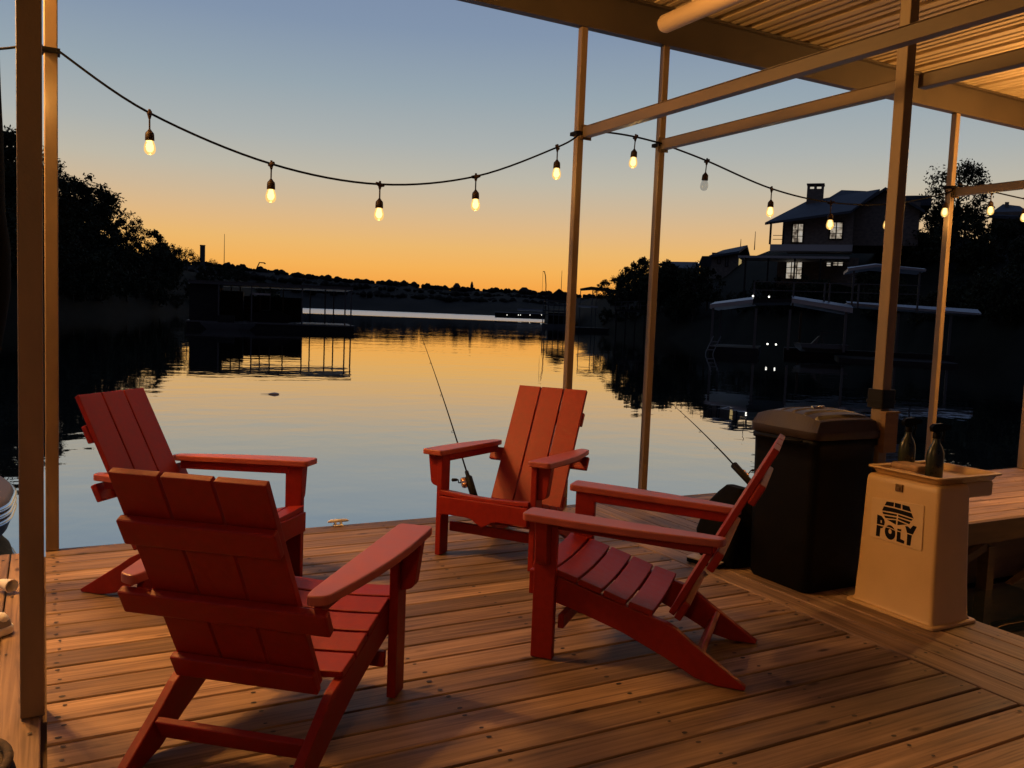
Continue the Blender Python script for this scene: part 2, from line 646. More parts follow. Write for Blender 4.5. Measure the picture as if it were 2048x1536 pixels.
rnd = random.Random(4)
b = MB()
planks(b, 0, .004, 3.085, -3.22, 5.08, .1506, .0095, .035, rnd, nails=(.045, .62, 1.22, 1.83, 2.44, 3.04), ragged=.0)
b.box((-.028, -3.2, -.30), (.07, 5.05, -.037), 2)  # beam added under the side gap to block brightness off the water
b.box((3.0, -3.2, -.30), (3.04, 5.05, -.037), 2)
b.box((.08, 5.02, -.30), (2.99, 5.06, -.037), 2)
for k in range(5):
    b.box((.6 * k + .3, -3.2, -.24), (.6 * k + .34, 5.0, -.037), 2)
b.box((.0, -3.2, -.5), (3.1, 5.0, -.31), 2)
tag(b.build('dock_deck', [M_WX, M_NAIL, M_UNDER]), 'brown plank deck under the red chairs', kind='structure')

b = MB()
planks(b, 1, -3.22, 5.085, 3.095, 3.80, .1416, .006, .035, rnd, nails=(4.95, 4.3, 3.6, 2.9, 2.2, 1.6))
b.box((3.1, -3.2, -.30), (3.79, 5.06, -.04), 2)
tag(b.build('dock_walkway', [M_WY, M_NAIL, M_UNDER]), 'lengthwise plank walkway beside the boat slip', kind='structure')
b = MB()
planks(b, 1, -3.22, 5.03, -1.30, -.010, .1436, .0065, .035, rnd, nails=(4.9, 4.3, 3.6, 2.9, 2.2))
b.box((-1.29, -3.2, -.30), (-.03, 5.0, -.04), 2)
tag(b.build('dock_path', [M_WY, M_NAIL, M_UNDER]), 'lengthwise plank walkway left of the deck', kind='structure')
b = MB()
planks(b, 0, 3.81, 11.5, 3.70, 5.08, .1506, .0095, .035, rnd, nails=(4.2, 5.4, 6.6, 7.8, 9.0))
b.box((3.82, 3.66, -.16), (11.5, 3.695, -.004), 2)
for u in (4.6, 6.0, 7.4, 8.8):
    b.bar((u, 3.72, -.2), (u, 3.72, -1.2), .08, mi=2)
    b.bar((u, 3.72, -.65), (u + 1.35, 3.72, -.2), .06, mi=2)
b.box((3.82, 3.70, -.72), (11.5, 3.76, -.60), 2)
b.box((3.9, 3.8, -.5), (11.5, 5.0, -.2), 2)
tag(b.build('slip_platform', [M_WX, M_NAIL, M_UNDER]), 'plank platform across the head of the boat slip', kind='structure')

# ------------------------------------------------------------------ the dock canopy: posts, beams, header, roof
can = empty('dock_canopy', (1.6, 5.05, 0))
tag(can, 'tan steel canopy with square posts and ribbed metal roof over the deck', 'canopy')
CO = Vector((1.6, 5.05, 0))


def cpart(b, name, m, **kw):
    o = b.build(name, m, can, **kw)
    o.location = -CO
    return o


def post(u, v, w, z0, z1):
    b = MB()
    h = w / 2
    b.box((u - h, v - h, z0), (u + h, v + h, z1))
    return cpart(b, 'post', M_STEEL, bevel=.005)


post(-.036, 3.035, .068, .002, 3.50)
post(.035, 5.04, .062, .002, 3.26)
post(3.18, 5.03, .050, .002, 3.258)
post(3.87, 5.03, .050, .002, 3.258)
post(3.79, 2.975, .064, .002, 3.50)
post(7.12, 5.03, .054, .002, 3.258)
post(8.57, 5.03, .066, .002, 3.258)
for u in (3.215, 3.87, 7.155):
    b = MB()
    v0, v1 = -3.0, 4.995
    if u == 3.215:
        u0 = u - .0
    else:
        u0 = u
    # C-section beam
    for (ya, yb) in (((v0, v1),) if u != 3.87 else ((v0, 2.937), (3.012, v1))):
        b.box((u0 - .028, ya, 2.535), (u0 + .028, yb, 2.60))
        b.box((u0 - .0305, ya, 2.601), (u0 + .0305, yb, 2.605))
    b.box((u0 - .045, v1, 2.52), (u0 + .045, v1 + .006, 2.62))
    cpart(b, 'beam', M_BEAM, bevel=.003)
b = MB()
b.box((-2.0, 5.000, 3.26), (11.5, 5.012, 3.49))
b.box((-2.0, 5.013, 3.262), (11.5, 5.07, 3.275))
b.box((-2.0, 4.955, 3.485), (11.5, 4.999, 3.50))
cpart(b, 'header_beam', mat('shaded_header_steel', (.06, .044, .028), .55, .2, (4, 4, 4)))  # base colour darkened for the shade on the unlit header
b = MB()
b.box((-2.0, 5.12, 3.40), (11.5, 5.135, 3.64))
cpart(b, 'eave_trim', M_STEEL)
# ribbed roof sheet, ribs along y
b = MB()
prof = []
u = -2.0
while u < 11.5:
    prof += [(u, 0), (u + .06, 0), (u + .072, .008), (u + .092, .008), (u + .104, 0), (u + .142, 0), (u + .154, .008), (u + .174, .008), (u + .186, 0), (u + .225, 0), (u + .24, .036), (u + .285, .036)]
    u += .30
ZR = 3.502
for (dz, flip) in ((0, False), (.004, True)):
    vs = [(p[0], y, ZR + p[1] + dz) for y in (-4.0, 5.11) for p in prof]
    n = len(prof)
    fs = [(i, n + i, n + i + 1, i + 1) for i in range(n - 1)]
    b.add(vs, [f[::-1] for f in fs] if flip else fs)
cpart(b, 'roof', M_ROOF)
b = MB()
for y in (3.0, 1.2, -.6):
    b.box((-2.0, y - .03, 3.40), (11.5, y + .03, 3.498))
cpart(b, 'purlin', M_STEEL)
b = MB()
b.lathe([(.046, .9), (.046, 1.0)], (3.79, 2.975, 0), n=4)
# ------------------------------------------------------------------ pipe hung under the roof
b = MB()
b.tube([(3.53, 4.62, 3.235), (3.53, 4.60, 3.235), (3.53, -3, 3.235)], [.05, .058, .058], n=20)
b.box((3.515, 4.3, 3.28), (3.545, 4.33, 3.50))
b.box((3.515, 2.0, 3.28), (3.545, 2.03, 3.50))
tag(b.build('hanging_pipe', mat('pipe_plastic', (.58, .45, .33), .45, .05, (5, 5, 5))), 'thick round cream pipe hung under the ribbed roof', 'pipe')

# ------------------------------------------------------------------ lamps out of frame under the roof (the light on deck, box and roof, plus two added fill bulbs)


def pendant(loc, power, label, shade=False, size=.07):
    e = empty('unseen_lamp', loc)
    tag(e, label, 'lamp', 'warm lamps under the canopy roof')
    b = MB()
    b.tube([(0, 0, .10), (0, 0, 3.49 - loc[2])], .006, 6)
    b.build('cord', M_WIRE, e)
    b = MB()
    b.lathe([(.02, .11), (.028, .08), (.03, .03), (.02, .028)], n=14)
    b.build('socket', M_SOCKET, e)
    b = MB()
    b.lathe([(.016, .03), (.03, .0), (.036, -.03), (.028, -.06), (.004, -.072)], n=14)
    g = b.build('bulb', glow_mat('lamp_globe', WARM, 6.0), e)
    if shade:
        b = MB()
        b.lathe([(.034, .115), (.06, .10), (.25, -.03), (.30, -.17), (.296, -.17), (.246, -.028), (.058, .094), (.034, .109)], n=28)
        b.build('lamp_shade', M_SOCKET, e)
    L = bpy.data.lights.new('lamp_light', 'POINT')
    L.energy = power
    L.color = WARM
    L.shadow_soft_size = size
    lo = bpy.data.objects.new('lamp_light', L)
    COL.objects.link(lo)
    lo.parent = e
    lo.location = (0, 0, -.2 if shade else -.12)
    return e


pendant((-.72, 4.93, 3.2), 350, 'warm bulb hung under the roof above the far left post', False, .16)
pendant((-1.35, 4.90, 2.95), 240, 'warm bulb hung under the roof left of the far left post', False, .25)
pendant((7.3, 3.45, 2.72), 260, 'warm bulb hung under the roof over the boat slip')
pendant((2.95, 3.75, 3.34), 15, 'added fill bulb close under the roof above the deck', False, .12)  # extra lamp, added to fill the chair shadow on the deck

pendant((-1.5, -1.5, 2.6), 80, 'added fill bulb hung under the roof behind the viewer', False, .15)  # unseen lamp added to brighten the near left post and foreground deck

# ------------------------------------------------------------------ string lights along the front posts
sl = empty('string_lights', (3.2, 5.02, 2.55))
tag(sl, 'black cable of warm festoon bulbs swagged between the canopy posts', 'string lights')
SO = Vector((3.2, 5.02, 2.55))
VS = 5.02


def smooth_path(pts, n=8):
    out = []
    P = [pts[0]] + pts + [pts[-1]]
    for i in range(1, len(P) - 2):
        p0, p1, p2, p3 = [Vector(q) for q in P[i - 1:i + 3]]
        for k in range(n):
            t = k / n
            out.append(.5 * ((2 * p1) + (p2 - p0) * t + (2 * p0 - 5 * p1 + 4 * p2 - p3) * t * t + (3 * p1 - p0 - 3 * p2 + p3) * t ** 3))
    out.append(Vector(P[-1]))
    return out


W1 = [(.06, 2.552), (.49, 2.305), (1.124, 2.116), (1.765, 2.071), (2.397, 2.187), (2.987, 2.442), (3.15, 2.545)]
W2 = [(3.21, 2.575), (3.40, 2.590), (3.614, 2.590), (3.87, 2.572)]
W3 = [(3.90, 2.565), (4.263, 2.503), (4.919, 2.370), (5.571, 2.328), (6.289, 2.384), (6.99, 2.545), (7.09, 2.60)]
W4 = [(7.15, 2.64), (7.635, 2.625), (8.233, 2.607), (8.60, 2.62), (9.3, 2.52)]
WL = [(-1.6, 2.25), (-.8, 2.36), (-.185, 2.512), (-.088, 2.548), (.0, 2.56)]
b = MB()
for w in (W1, W2, W3, W4, WL):
    b.tube([(p.x - SO.x, p.y - SO.y, p.z - SO.z) for p in smooth_path([(u, VS - .04, z) for u, z in w])], .0065, 6)
for u, z in ((.035, 2.55), (3.18, 2.56), (3.87, 2.57), (7.12, 2.61), (8.57, 2.62)):
    b.prism([(u - .042 - SO.x, VS - .03 - SO.y), (u + .042 - SO.x, VS - .03 - SO.y), (u + .042 - SO.x, VS + .056 - SO.y), (u - .042 - SO.x, VS + .056 - SO.y)], 2, z - .012 - SO.z, z + .012 - SO.z)
b.build('cable', M_WIRE, sl)
bulbs = [(.49, 2.305, -.012), (1.124, 2.116, -.004), (1.765, 2.071, 0), (2.397, 2.187, .002), (2.987, 2.442, .01), (3.614, 2.59, 0), (4.263, 2.503, -.008), (4.919, 2.37, -.003), (5.571, 2.328, .004), (6.245, 2.380, .006), (7.005, 2.555, .004), (7.635, 2.625, .008), (8.165, 2.609, .008), (-.03, 2.555, 0)]
sock_me = bulb_me = core_me = None
random.seed(3)
for i, (u, z, dx) in enumerate(bulbs):
    loc = (u - SO.x, VS - .04 - SO.y, z - SO.z)
    if sock_me is None:
        b = MB()
        b.tube([(-.028, 0, .004), (0, 0, -.004), (.028, 0, -.004)], [.008, .014, .008], 8)
        b.tube([(0, 0, .0), (0, 0, -.03)], [.014, .006], 8)
        b.lathe([(.002, .02), (.007, .018), (.007, .008), (.002, .004)], n=8)
        b.tube([(0, 0, -.03), (.001, 0, -.085)], .0045, 6)
        b.lathe([(.006, -.083), (.012, -.092), (.021, -.102), (.0225, -.112), (.0235, -.140), (.0215, -.1405)], n=14)
        so = b.build('bulb_socket', M_SOCKET, sl)
        sock_me = so.data
        b = MB()
        b.lathe([(.018, -.138), (.021, -.146), (.0265, -.162), (.0295, -.178), (.0285, -.194), (.022, -.207), (.011, -.214), (.002, -.216)], n=18)
        bo = b.build('bulb', M_BGLASS, so)
        bulb_me = bo.data
        b = MB()
        b.lathe([(.011, -.140), (.0145, -.155), (.019, -.172), (.0185, -.186), (.010, -.198), (.002, -.200)], n=14)
        fo = b.build('filament_glow', M_BULB, so)
        core_me = fo.data
    else:
        so = bpy.data.objects.new('bulb_socket', sock_me)
        COL.objects.link(so)
        so.parent = sl
        bo = bpy.data.objects.new('bulb', bulb_me)
        COL.objects.link(bo)
        bo.parent = so
        if i == 6:
            bo.data = bulb_me.copy()
            bo.data.materials[0] = M_BGLASS0
            bo['label'] = 'unlit clear bulb'
        else:
            fo = bpy.data.objects.new('filament_glow', core_me)
            COL.objects.link(fo)
            fo.parent = so
    if i != 6:
        L = bpy.data.lights.new('bulb_light', 'POINT')
        L.energy = 1.1
        L.color = (1.0, .56, .16)
        L.shadow_soft_size = .02
        lo = bpy.data.objects.new('bulb_light', L)
        COL.objects.link(lo)
        lo.parent = so
        lo.location = (0, 0, -.245)
    so.location = loc if i != 13 else (loc[0], loc[1] - .09, loc[2])
    so.rotation_euler = (random.uniform(-.05, .05), dx * 6, random.uniform(0, 3))

# ------------------------------------------------------------------ red deck chairs


def rounded(poly, r, n=4):
    """round the corners of a 2-D polygon"""
    out = []
    k = len(poly)
    for i in range(k):
        p0, p1, p2 = Vector(poly[i - 1]), Vector(poly[i]), Vector(poly[(i + 1) % k])
        rr = r[i] if isinstance(r, (list, tuple)) else r
        if rr <= 0:
            out.append(tuple(p1))
            continue
        a, c = (p0 - p1), (p2 - p1)
        q = min(rr, a.length * .45, c.length * .45)
        a = p1 + a.normalized() * q
        c = p1 + c.normalized() * q
        for j in range(n + 1):
            t = j / n
            out.append(tuple((1 - t) ** 2 * a + 2 * t * (1 - t) * p1 + t * t * c))
    return out


CHAIR_LABEL = 'red slatted lounge chair seen from behind, nearest the camera'


def make_chair():
    root = empty('deck_chair')
    P = lambda b, n, bev=.004, m=M_RED: b.build(n, m, root, bevel=bev)
    AH, AR = .582, .556
    for s in (1, -1):
        # arm: flat board with tapered outer edge, front to back slope
        out = [(s * .253, 0), (s * .378, 0), (s * .380, -.22), (s * .368, -.42), (s * .342, -.60), (s * .316, -.735), (s * .262, -.752), (s * .253, -.70)]
        out = rounded(out, [.02, .022, .06, .1, .1, .02, .02, .02])
        b = MB()
        n = len(out)
        zt = lambda y: AH + (AR - AH) * (-y / .745)
        vs = [(x, y, zt(y)) for x, y in out] + [(x, y, zt(y) - .029) for x, y in out]
        top, bot = tuple(range(n)), tuple(range(n, 2 * n))[::-1]
        if s < 0:
            top, bot = top[::-1], bot[::-1]
        # outline above runs clockwise for s = 1
        fs = [top[::-1], bot[::-1]]
        for i in range(n):
            j = (i + 1) % n
            fs.append((i, j, n + j, n + i) if s > 0 else (j, i, n + i, n + j))
        b.add(vs, fs)
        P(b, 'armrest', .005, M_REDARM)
        # rail under the arm
        b = MB()
        b.prism([(-.10, .5495), (-.70, .5285), (-.70, .490), (-.62, .492), (-.10, .512)], 0, s * .262 if s > 0 else s * .286, s * .286 if s > 0 else s * .262)
        P(b, 'arm_rail')
        # front leg
        b = MB()
        x0, x1 = sorted((s * .264, s * .296))
        b.box((x0, -.118, .0), (x1, -.030, .5525))
        P(b, 'front_leg')
        # bracket outside the leg under the arm
        b = MB()
        pr = rounded([(.2965, .552), (.366, .552), (.345, .385), (.2965, .372)], [0, .006, .028, 0])
        pr = [(s * a, z) for a, z in pr]
        b.prism([(z, a) for a, z in pr], 1, -.098, -.050)
        P(b, 'arm_bracket')
        # side rail that is also the rear leg
        b = MB()
        prof = [(-.024, .348), (-.16, .310), (-.30, .268), (-.44, .232), (-.545, .206), (-.585, .186), (-.64, .146), (-.845, .012), (-.838, 0), (-.735, 0), (-.66, .016), (-.54, .075), (-.38, .142), (-.20, .196), (-.121, .215), (-.024, .228)]
        x0, x1 = sorted((s * .232, s * .262))
        b.prism(prof, 0, x0, x1)
        P(b, 'side_rail')
    # seat slats, dished
    cs = [(-.012, .362), (-.104, .348), (-.202, .322), (-.300, .294), (-.398, .264), (-.500, .240)]
    for i in range(5):
        (y0, z0), (y1, z1) = cs[i], cs[i + 1]
        d = Vector((y1 - y0, z1 - z0)).normalized()
        g = .0045
        y0, z0, y1, z1 = y0 + d.x * g, z0 + d.y * g, y1 - d.x * g, z1 - d.y * g
        nn = Vector((-d.y, d.x))
        if nn.y > 0:
            nn = -nn
        th = .024
        prof = [(y0, z0), (y1, z1), (y1 + nn.x * th, z1 + nn.y * th), (y0 + nn.x * th, z0 + nn.y * th)]
        w = .263
        b = MB()
        # slight scoop across the width
        secs = 9
        vs, fs = [], []
        for k in range(secs):
            x = -w + 2 * w * k / (secs - 1)
            dip = -.012 * (1 - (x / w) ** 2) + .004
            vs += [(x, y, z + dip) for y, z in prof]
        for k in range(secs - 1):
            for j in range(4):
                a, c = k * 4 + j, k * 4 + (j + 1) % 4
                fs.append((a, c, c + 4, a + 4))
        fs += [(0, 3, 2, 1), ((secs - 1) * 4, (secs - 1) * 4 + 1, (secs - 1) * 4 + 2, (secs - 1) * 4 + 3)]
        b.add(vs, fs)
        for x in (-w + .017, w - .017):
            for f in (.3, .7):
                cy_, cz_ = y0 + (y1 - y0) * f, z0 + (z1 - z0) * f + .0012
                b.add([(x + .0042 * math.cos(q * math.pi / 3), cy_ + .0042 * math.sin(q * math.pi / 3) * d.x * -1, cz_ + .0042 * math.sin(q * math.pi / 3) * d.y * -1 + .0008) for q in range(6)], [tuple(range(6))], 1)
        b.build('seat_slat', [M_RED, M_NAIL], root, bevel=.004)
    # apron with the pointed dip
    b = MB()
    ap = [(-.262, .334), (-.262, .238), (-.10, .238), (-.06, .232), (-.035, .214), (0, .196), (.035, .214), (.06, .232), (.10, .238), (.262, .238), (.262, .334)]
    b.prism([(z, x) for x, z in ap], 1, -.0225, -.002)
    P(b, 'front_apron')
    b = MB()
    b.box((-.263, -.150, .118), (.263, -.1255, .172))
    P(b, 'stretcher')
    # back
    p0, p1 = Vector((0, -.545, .235)), Vector((0, -.885, .890))
    d = (p1 - p0).normalized()
    nb = Vector((0, -d.z, d.y))                     # towards the rear
    if nb.y > 0:
        nb = -nb
    L = (p1 - p0).length
    w = .1435
    for k in (-1, 0, 1):
        xc = k * (w + .0085)
        b = MB()
        vs = []
        for t in (0, L):
            for x, q in ((xc - w / 2, 0), (xc + w / 2, 0), (xc + w / 2, .024), (xc - w / 2, .024)):
                v = p0 + d * t + nb * q
                vs.append((x, v.y, v.z))
        b.add(vs, [(0, 3, 2, 1), (4, 5, 6, 7), (0, 1, 5, 4), (1, 2, 6, 5), (2, 3, 7, 6), (3, 0, 4, 7)])
        P(b, 'back_slat', .003)

    def brace(t0, t1, hw, th, name='back_brace'):
        b = MB()
        vs = []
        for t in (t0, t1):
            for x, q in ((-hw, .0255), (hw, .0255), (hw, .0255 + th), (-hw, .0255 + th)):
                v = p0 + d * t + nb * q
                vs.append((x, v.y, v.z))
        b.add(vs, [(0, 3, 2, 1), (4, 5, 6, 7), (0, 1, 5, 4), (1, 2, 6, 5), (2, 3, 7, 6), (3, 0, 4, 7)])
        return P(b, name, .006)
    brace(L * .70, L * .70 + .085, .229, .028)
    brace(.250, .330, .318, .030)
    brace(-.004, .075, .2305, .028)
    # low rear stretcher set square to the side rails
    b = MB()
    Mx = Matrix.Translation((0, -.665, .083)) @ Matrix.Rotation(math.radians(30), 4, 'X')
    b.box((-.2315, -.011, -.036), (.2315, .011, .036), M=Mx)
    P(b, 'stretcher')
    # small screw plugs
    b = MB()
    for x in (-.165, .165):
        v = p0 + d * (L * .70 + .043) + nb * .0545
        b.lathe([(.005, 0), (.005, .001)], (x, v.y, v.z), n=8)
    return root


chair = make_chair()
CH = [('red lounge chair seen from behind, nearest of the four', (.905, 2.959), -41.0),
      ('red lounge chair on the left facing right, partly behind the nearest one', (.939, 3.880), -132.4),
      ('red lounge chair facing us at the water edge in front of the tall post', (2.024, 3.993), 125.7),
      ('red lounge chair seen from its side, beside the black bin', (1.865, 3.034), 41.4)]
for i, (lab, (u, v), a) in enumerate(CH):
    o = chair if i == 0 else copy_tree(chair)
    o.location = (u, v, .002)
    o.rotation_euler = (0, 0, math.radians(a))
    tag(o, lab, 'chair', 'red lounge chairs on the deck')

# ------------------------------------------------------------------ big black bin
e = empty('trash_bin', (3.52, 3.15, 0.002))
tag(e, 'big black lidded plastic bin with grooved lid behind the side-on chair', 'bin')


def rrect(x0, x1, y0, y1, r, n=4):
    return rounded([(x0, y0), (x1, y0), (x1, y1), (x0, y1)], r, n)


def loft(b, secs, mi=0, cap=(True, True), smooth=True):
    """secs: list of rings with the same number of 3-D points"""
    n = len(secs[0])
    vs = [p for s_ in secs for p in s_]
    fs = []
    for i in range(len(secs) - 1):
        for k in range(n):
            fs.append((i * n + k, i * n + (k + 1) % n, (i + 1) * n + (k + 1) % n, (i + 1) * n + k))
    b.add(vs, fs, mi, smooth)
    if cap[0]:
        b.add(secs[0], [tuple(range(n))[::-1]], mi)
    if cap[1]:
        b.add(secs[-1], [tuple(range(n))], mi)


b = MB()
secs = []
for z, g in ((0, -.012), (.02, -.002), (.30, .004), (.66, .008), (.735, .010), (.74, .018), (.765, .018), (.77, .010), (.79, .008)):
    secs.append([(x, y, z) for x, y in rrect(-.215 - g, .215 + g, -.205 - g, .205 + g, .045)])
loft(b, secs)
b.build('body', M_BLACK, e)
b = MB()
nx, ny = 13, 25


def lidz(x, y):
    a = 1 - (abs(y) / .235) ** 2.4 * .55
    c = 1 - (abs(x) / .24) ** 3 * .30
    return .815 + .092 * a * c


secs = []
for z, g in ((.772, .020), (.776, .026), (.812, .026)):
    secs.append([(x, y, z) for x, y in rrect(-.215 - g, .215 + g, -.205 - g, .205 + g, .05)])
loft(b, secs, cap=(True, False))
vs, fs = [], []
for j in range(ny):
    for i in range(nx):
        x = -.238 + .476 * i / (nx - 1)
        y = -.228 + .456 * j / (ny - 1)
        groove = -.013 if (j % 4 == 3 and 1 < i < nx - 2) else 0
        edge = max(abs(x) / .238, abs(y) / .228)
        z = lidz(x, y) + groove
        if edge > .985:
            z = .812
        vs.append((x, y, z))
for j in range(ny - 1):
    for i in range(nx - 1):
        fs.append((j * nx + i, j * nx + i + 1, (j + 1) * nx + i + 1, (j + 1) * nx + i))
b.add(vs, fs, 0, False)
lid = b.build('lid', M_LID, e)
b = MB()
b.tube(smooth_path([(-.262, -.16, .765), (-.285, -.10, .762), (-.287, .0, .762), (-.285, .10, .762), (-.262, .16, .765)], 5), .010, 8)
b.build('handle', M_BLACK, lid)
b = MB()
b.box((-.05, -.03, .900), (.02, -.018, .912))
b.tube([(-.06, -.024, .916), (.03, -.024, .915)], .005, 8)
b.build('latch', M_CHROME, lid, bevel=.002)
for s in (-1, 1):
    b = MB()
    Mx = Matrix.Translation((.235, s * .13, .055)) @ Matrix.Rotation(math.pi / 2, 4, 'X')
    b.lathe([(.03, -.02), (.055, -.018), (.055, .018), (.03, .02)], n=20, M=Mx)
    b.build('wheel', M_RUBBER, e)

# a black bag slumped against the bin on the far side
b = MB()
secs = []
for z, g, sh in ((0, -.015, 0), (.03, .0, 0), (.16, .012, .0), (.30, -.01, .015), (.38, -.05, .03), (.42, -.085, .035)):
    secs.append([(x + sh, y, z) for x, y in rrect(-.115 - g, .115 + g, -.15 - g, .15 + g, .06, 5)])
loft(b, secs)
o = b.build('black_bag', mat('black_nylon', (.003, .003, .003), .8, spec=.08, bump=.006, bscale=14))
o.location = (3.36, 3.56, .002)
tag(o, 'soft black bag standing on the deck between the black bin and the water', 'bag')

# ------------------------------------------------------------------ cream dock box with the POLY plate
e = empty('dock_box', (3.62, 2.60, .002))
tag(e, 'cream fibreglass dock box with POLY plate and an overhanging open tray top', 'dock box')
BO = Vector((3.62, 2.60, .002))
b = MB()
loft(b, [[(x - BO.x, y - BO.y, z) for x, y in rrect(3.452 + g, 3.775 - g, 2.355 + g, 2.835 - g, .03)] for z, g in ((0, 0), (.010, 0), (.013, .004))], smooth=False)
b.build('base_flange', M_CREAM, e, bevel=.002)


def bodysec(z):
    t = z / .63
    return (3.483 + .012 * t, 3.745 - .028 * t, 2.385 + .018 * t, 2.808 - .012 * t)


b = MB()
secs = []
for z in (.0135, .03, .2, .4, .6, .622, .632, .635):
    x0, x1, y0, y1 = bodysec(min(z, .62))
    g = {.622: .002, .632: .009, .635: .018}.get(z, -.010 if z < .02 else (-.003 if z < .05 else 0))
    secs.append([(x - BO.x, y - BO.y, z) for x, y in rrect(x0 + g, x1 - g, y0 + g, y1 - g, .022, 5)])
loft(b, secs)
b.build('body', M_CREAM, e)
# tray: thin-walled open pan, overhanging the slip side
b = MB()
X0, X1, Y0, Y1 = 3.512, 3.955, 2.418, 2.790
outer = [[(x - BO.x, y - BO.y, z) for x, y in rrect(X0 + g, X1 - g, Y0 + g, Y1 - g, .03, 5)] for z, g in ((.600, .02), (.606, .012), (.662, .002), (.664, -.012), (.672, -.012), (.673, -.006), (.672, .010), (.664, .014), (.645, .018), (.641, .03))]
# keep the pan's underside out of the box: it starts just above the box top on that side
outer = [[(p[0], p[1], p[2] + .0365 if p[2] < .61 else p[2]) for p in r_] for r_ in outer]
loft(b, outer)
b.build('tray', M_CREAM, e)
b = MB()
b.box((3.73 - BO.x, 2.44 - BO.y, .56), (3.945 - BO.x, 2.77 - BO.y, .636))
b.build('tray_bracket', M_CREAM, e, bevel=.012)
b = MB()
b.box((3.487 - BO.x, 2.588 - BO.y, .578), (3.4945 - BO.x, 2.625 - BO.y, .612))
b.box((3.482 - BO.x, 2.598 - BO.y, .583), (3.487 - BO.x, 2.615 - BO.y, .597))
b.build('latch', mat('latch_metal', (.18, .11, .05), .4, metal=.6), e, bevel=.0015)
# plate and logo, following the slope of the box front
FX = lambda z: 3.483 + .012 * z / .63
LG = {'T1': [(2.6653, 0.5181), (2.6252, 0.5215), (2.6258, 0.5014), (2.674, 0.4989)], 'T2': [(2.6206, 0.5215), (2.5878, 0.5216), (2.587, 0.4998), (2.62, 0.5006)], 'T3': [(2.5809, 0.5211), (2.5442, 0.5201), (2.5322, 0.4975), (2.5779, 0.4992)],
      'BD': [(2.678, 0.4925), (2.6252, 0.4945), (2.5864, 0.4940), (2.5296, 0.4918), (2.5167, 0.4701), (2.5601, 0.4742), (2.6007, 0.4758), (2.6418, 0.4747), (2.6858, 0.471)],
      'L1': [(2.684, 0.4652), (2.6048, 0.4699), (2.6045, 0.461), (2.6774, 0.4555)], 'L2': [(2.6734, 0.4493), (2.6046, 0.4549), (2.6046, 0.4469), (2.6643, 0.4392)], 'L3': [(2.6557, 0.4341), (2.6057, 0.4416), (2.6051, 0.4207)],
      'R1': [(2.598, 0.4704), (2.5207, 0.4653), (2.5266, 0.457), (2.5971, 0.4615)], 'R2': [(2.5967, 0.4557), (2.5304, 0.4512), (2.536, 0.439), (2.5972, 0.4476)], 'R3': [(2.5978, 0.4415), (2.5479, 0.4353), (2.5971, 0.4206)],
      'P1': [(2.7097, 0.4462), (2.6858, 0.4435), (2.6707, 0.4317), (2.6649, 0.4188), (2.6676, 0.4019), (2.7082, 0.4015)], 'P2': [(2.7078, 0.3964), (2.6688, 0.3965), (2.6763, 0.3886), (2.6865, 0.3841), (2.6866, 0.3442), (2.708, 0.344)],
      'La': [(2.5957, 0.4049), (2.5744, 0.4061), (2.5746, 0.396), (2.595, 0.3961)], 'Lb': [(2.5957, 0.3919), (2.5765, 0.3916), (2.5749, 0.361), (2.5533, 0.3575), (2.5543, 0.3433), (2.5951, 0.3449)],
      'Y1': [(2.556, 0.4264), (2.5427, 0.4276), (2.5288, 0.42), (2.5161, 0.4378), (2.4964, 0.4367), (2.5136, 0.3961), (2.5435, 0.3977)], 'Y2': [(2.542, 0.3931), (2.5176, 0.3922), (2.521, 0.342), (2.5408, 0.3418)],
      'O': [(2.6036, 0.3775), (2.6041, 0.3671), (2.6073, 0.3576), (2.613, 0.3501), (2.6206, 0.3452), (2.6293, 0.3435), (2.6384, 0.3451), (2.6469, 0.3499), (2.654, 0.3574), (2.659, 0.367), (2.6613, 0.3775), (2.6608, 0.3881), (2.6575, 0.3977), (2.6517, 0.4052), (2.644, 0.41), (2.6352, 0.4116), (2.6262, 0.4098), (2.6177, 0.405), (2.6108, 0.3974), (2.6059, 0.388)]}
OV = {'PH': [(2.6888, 0.4234), (2.6817, 0.4234), (2.6811, 0.4109), (2.6877, 0.4108)], 'SL': [(2.6640, 0.4004), (2.6354, 0.4008), (2.6063, 0.3953), (2.6020, 0.3914), (2.6351, 0.3965), (2.6636, 0.3964)],
      'OH': [(2.6239, 0.3819), (2.6246, 0.3764), (2.6274, 0.3725), (2.6317, 0.371), (2.6362, 0.3725), (2.6398, 0.3764), (2.6414, 0.3819), (2.6407, 0.3873), (2.6378, 0.3913), (2.6336, 0.3928), (2.6291, 0.3913), (2.6255, 0.3873)]}


def on_front(b, poly, off, th, mi=0):
    n = len(poly)
    vs = [(FX(z) - off - BO.x, y - BO.y, z) for y, z in poly] + [(FX(z) - off - th - BO.x, y - BO.y, z) for y, z in poly]
    b.add(vs, [tuple(range(n)), tuple(range(n, 2 * n))[::-1]] + [(i, n + i, n + (i + 1) % n, (i + 1) % n) for i in range(n)], mi)


b = MB()
on_front(b, rounded([(2.748, .523), (2.470, .541), (2.463, .331), (2.741, .334)], .008), .0005, .004)
pl = b.build('name_plate', M_PLATE, e, bevel=.0012)
b = MB()
for k, poly in LG.items():
    on_front(b, poly, .0046, .0006, 0)
for k, poly in OV.items():
    on_front(b, poly, .0053, .0004, 1)
b.build('boat_logo', [M_DECAL, M_PLATE], pl)

# things lying in the tray


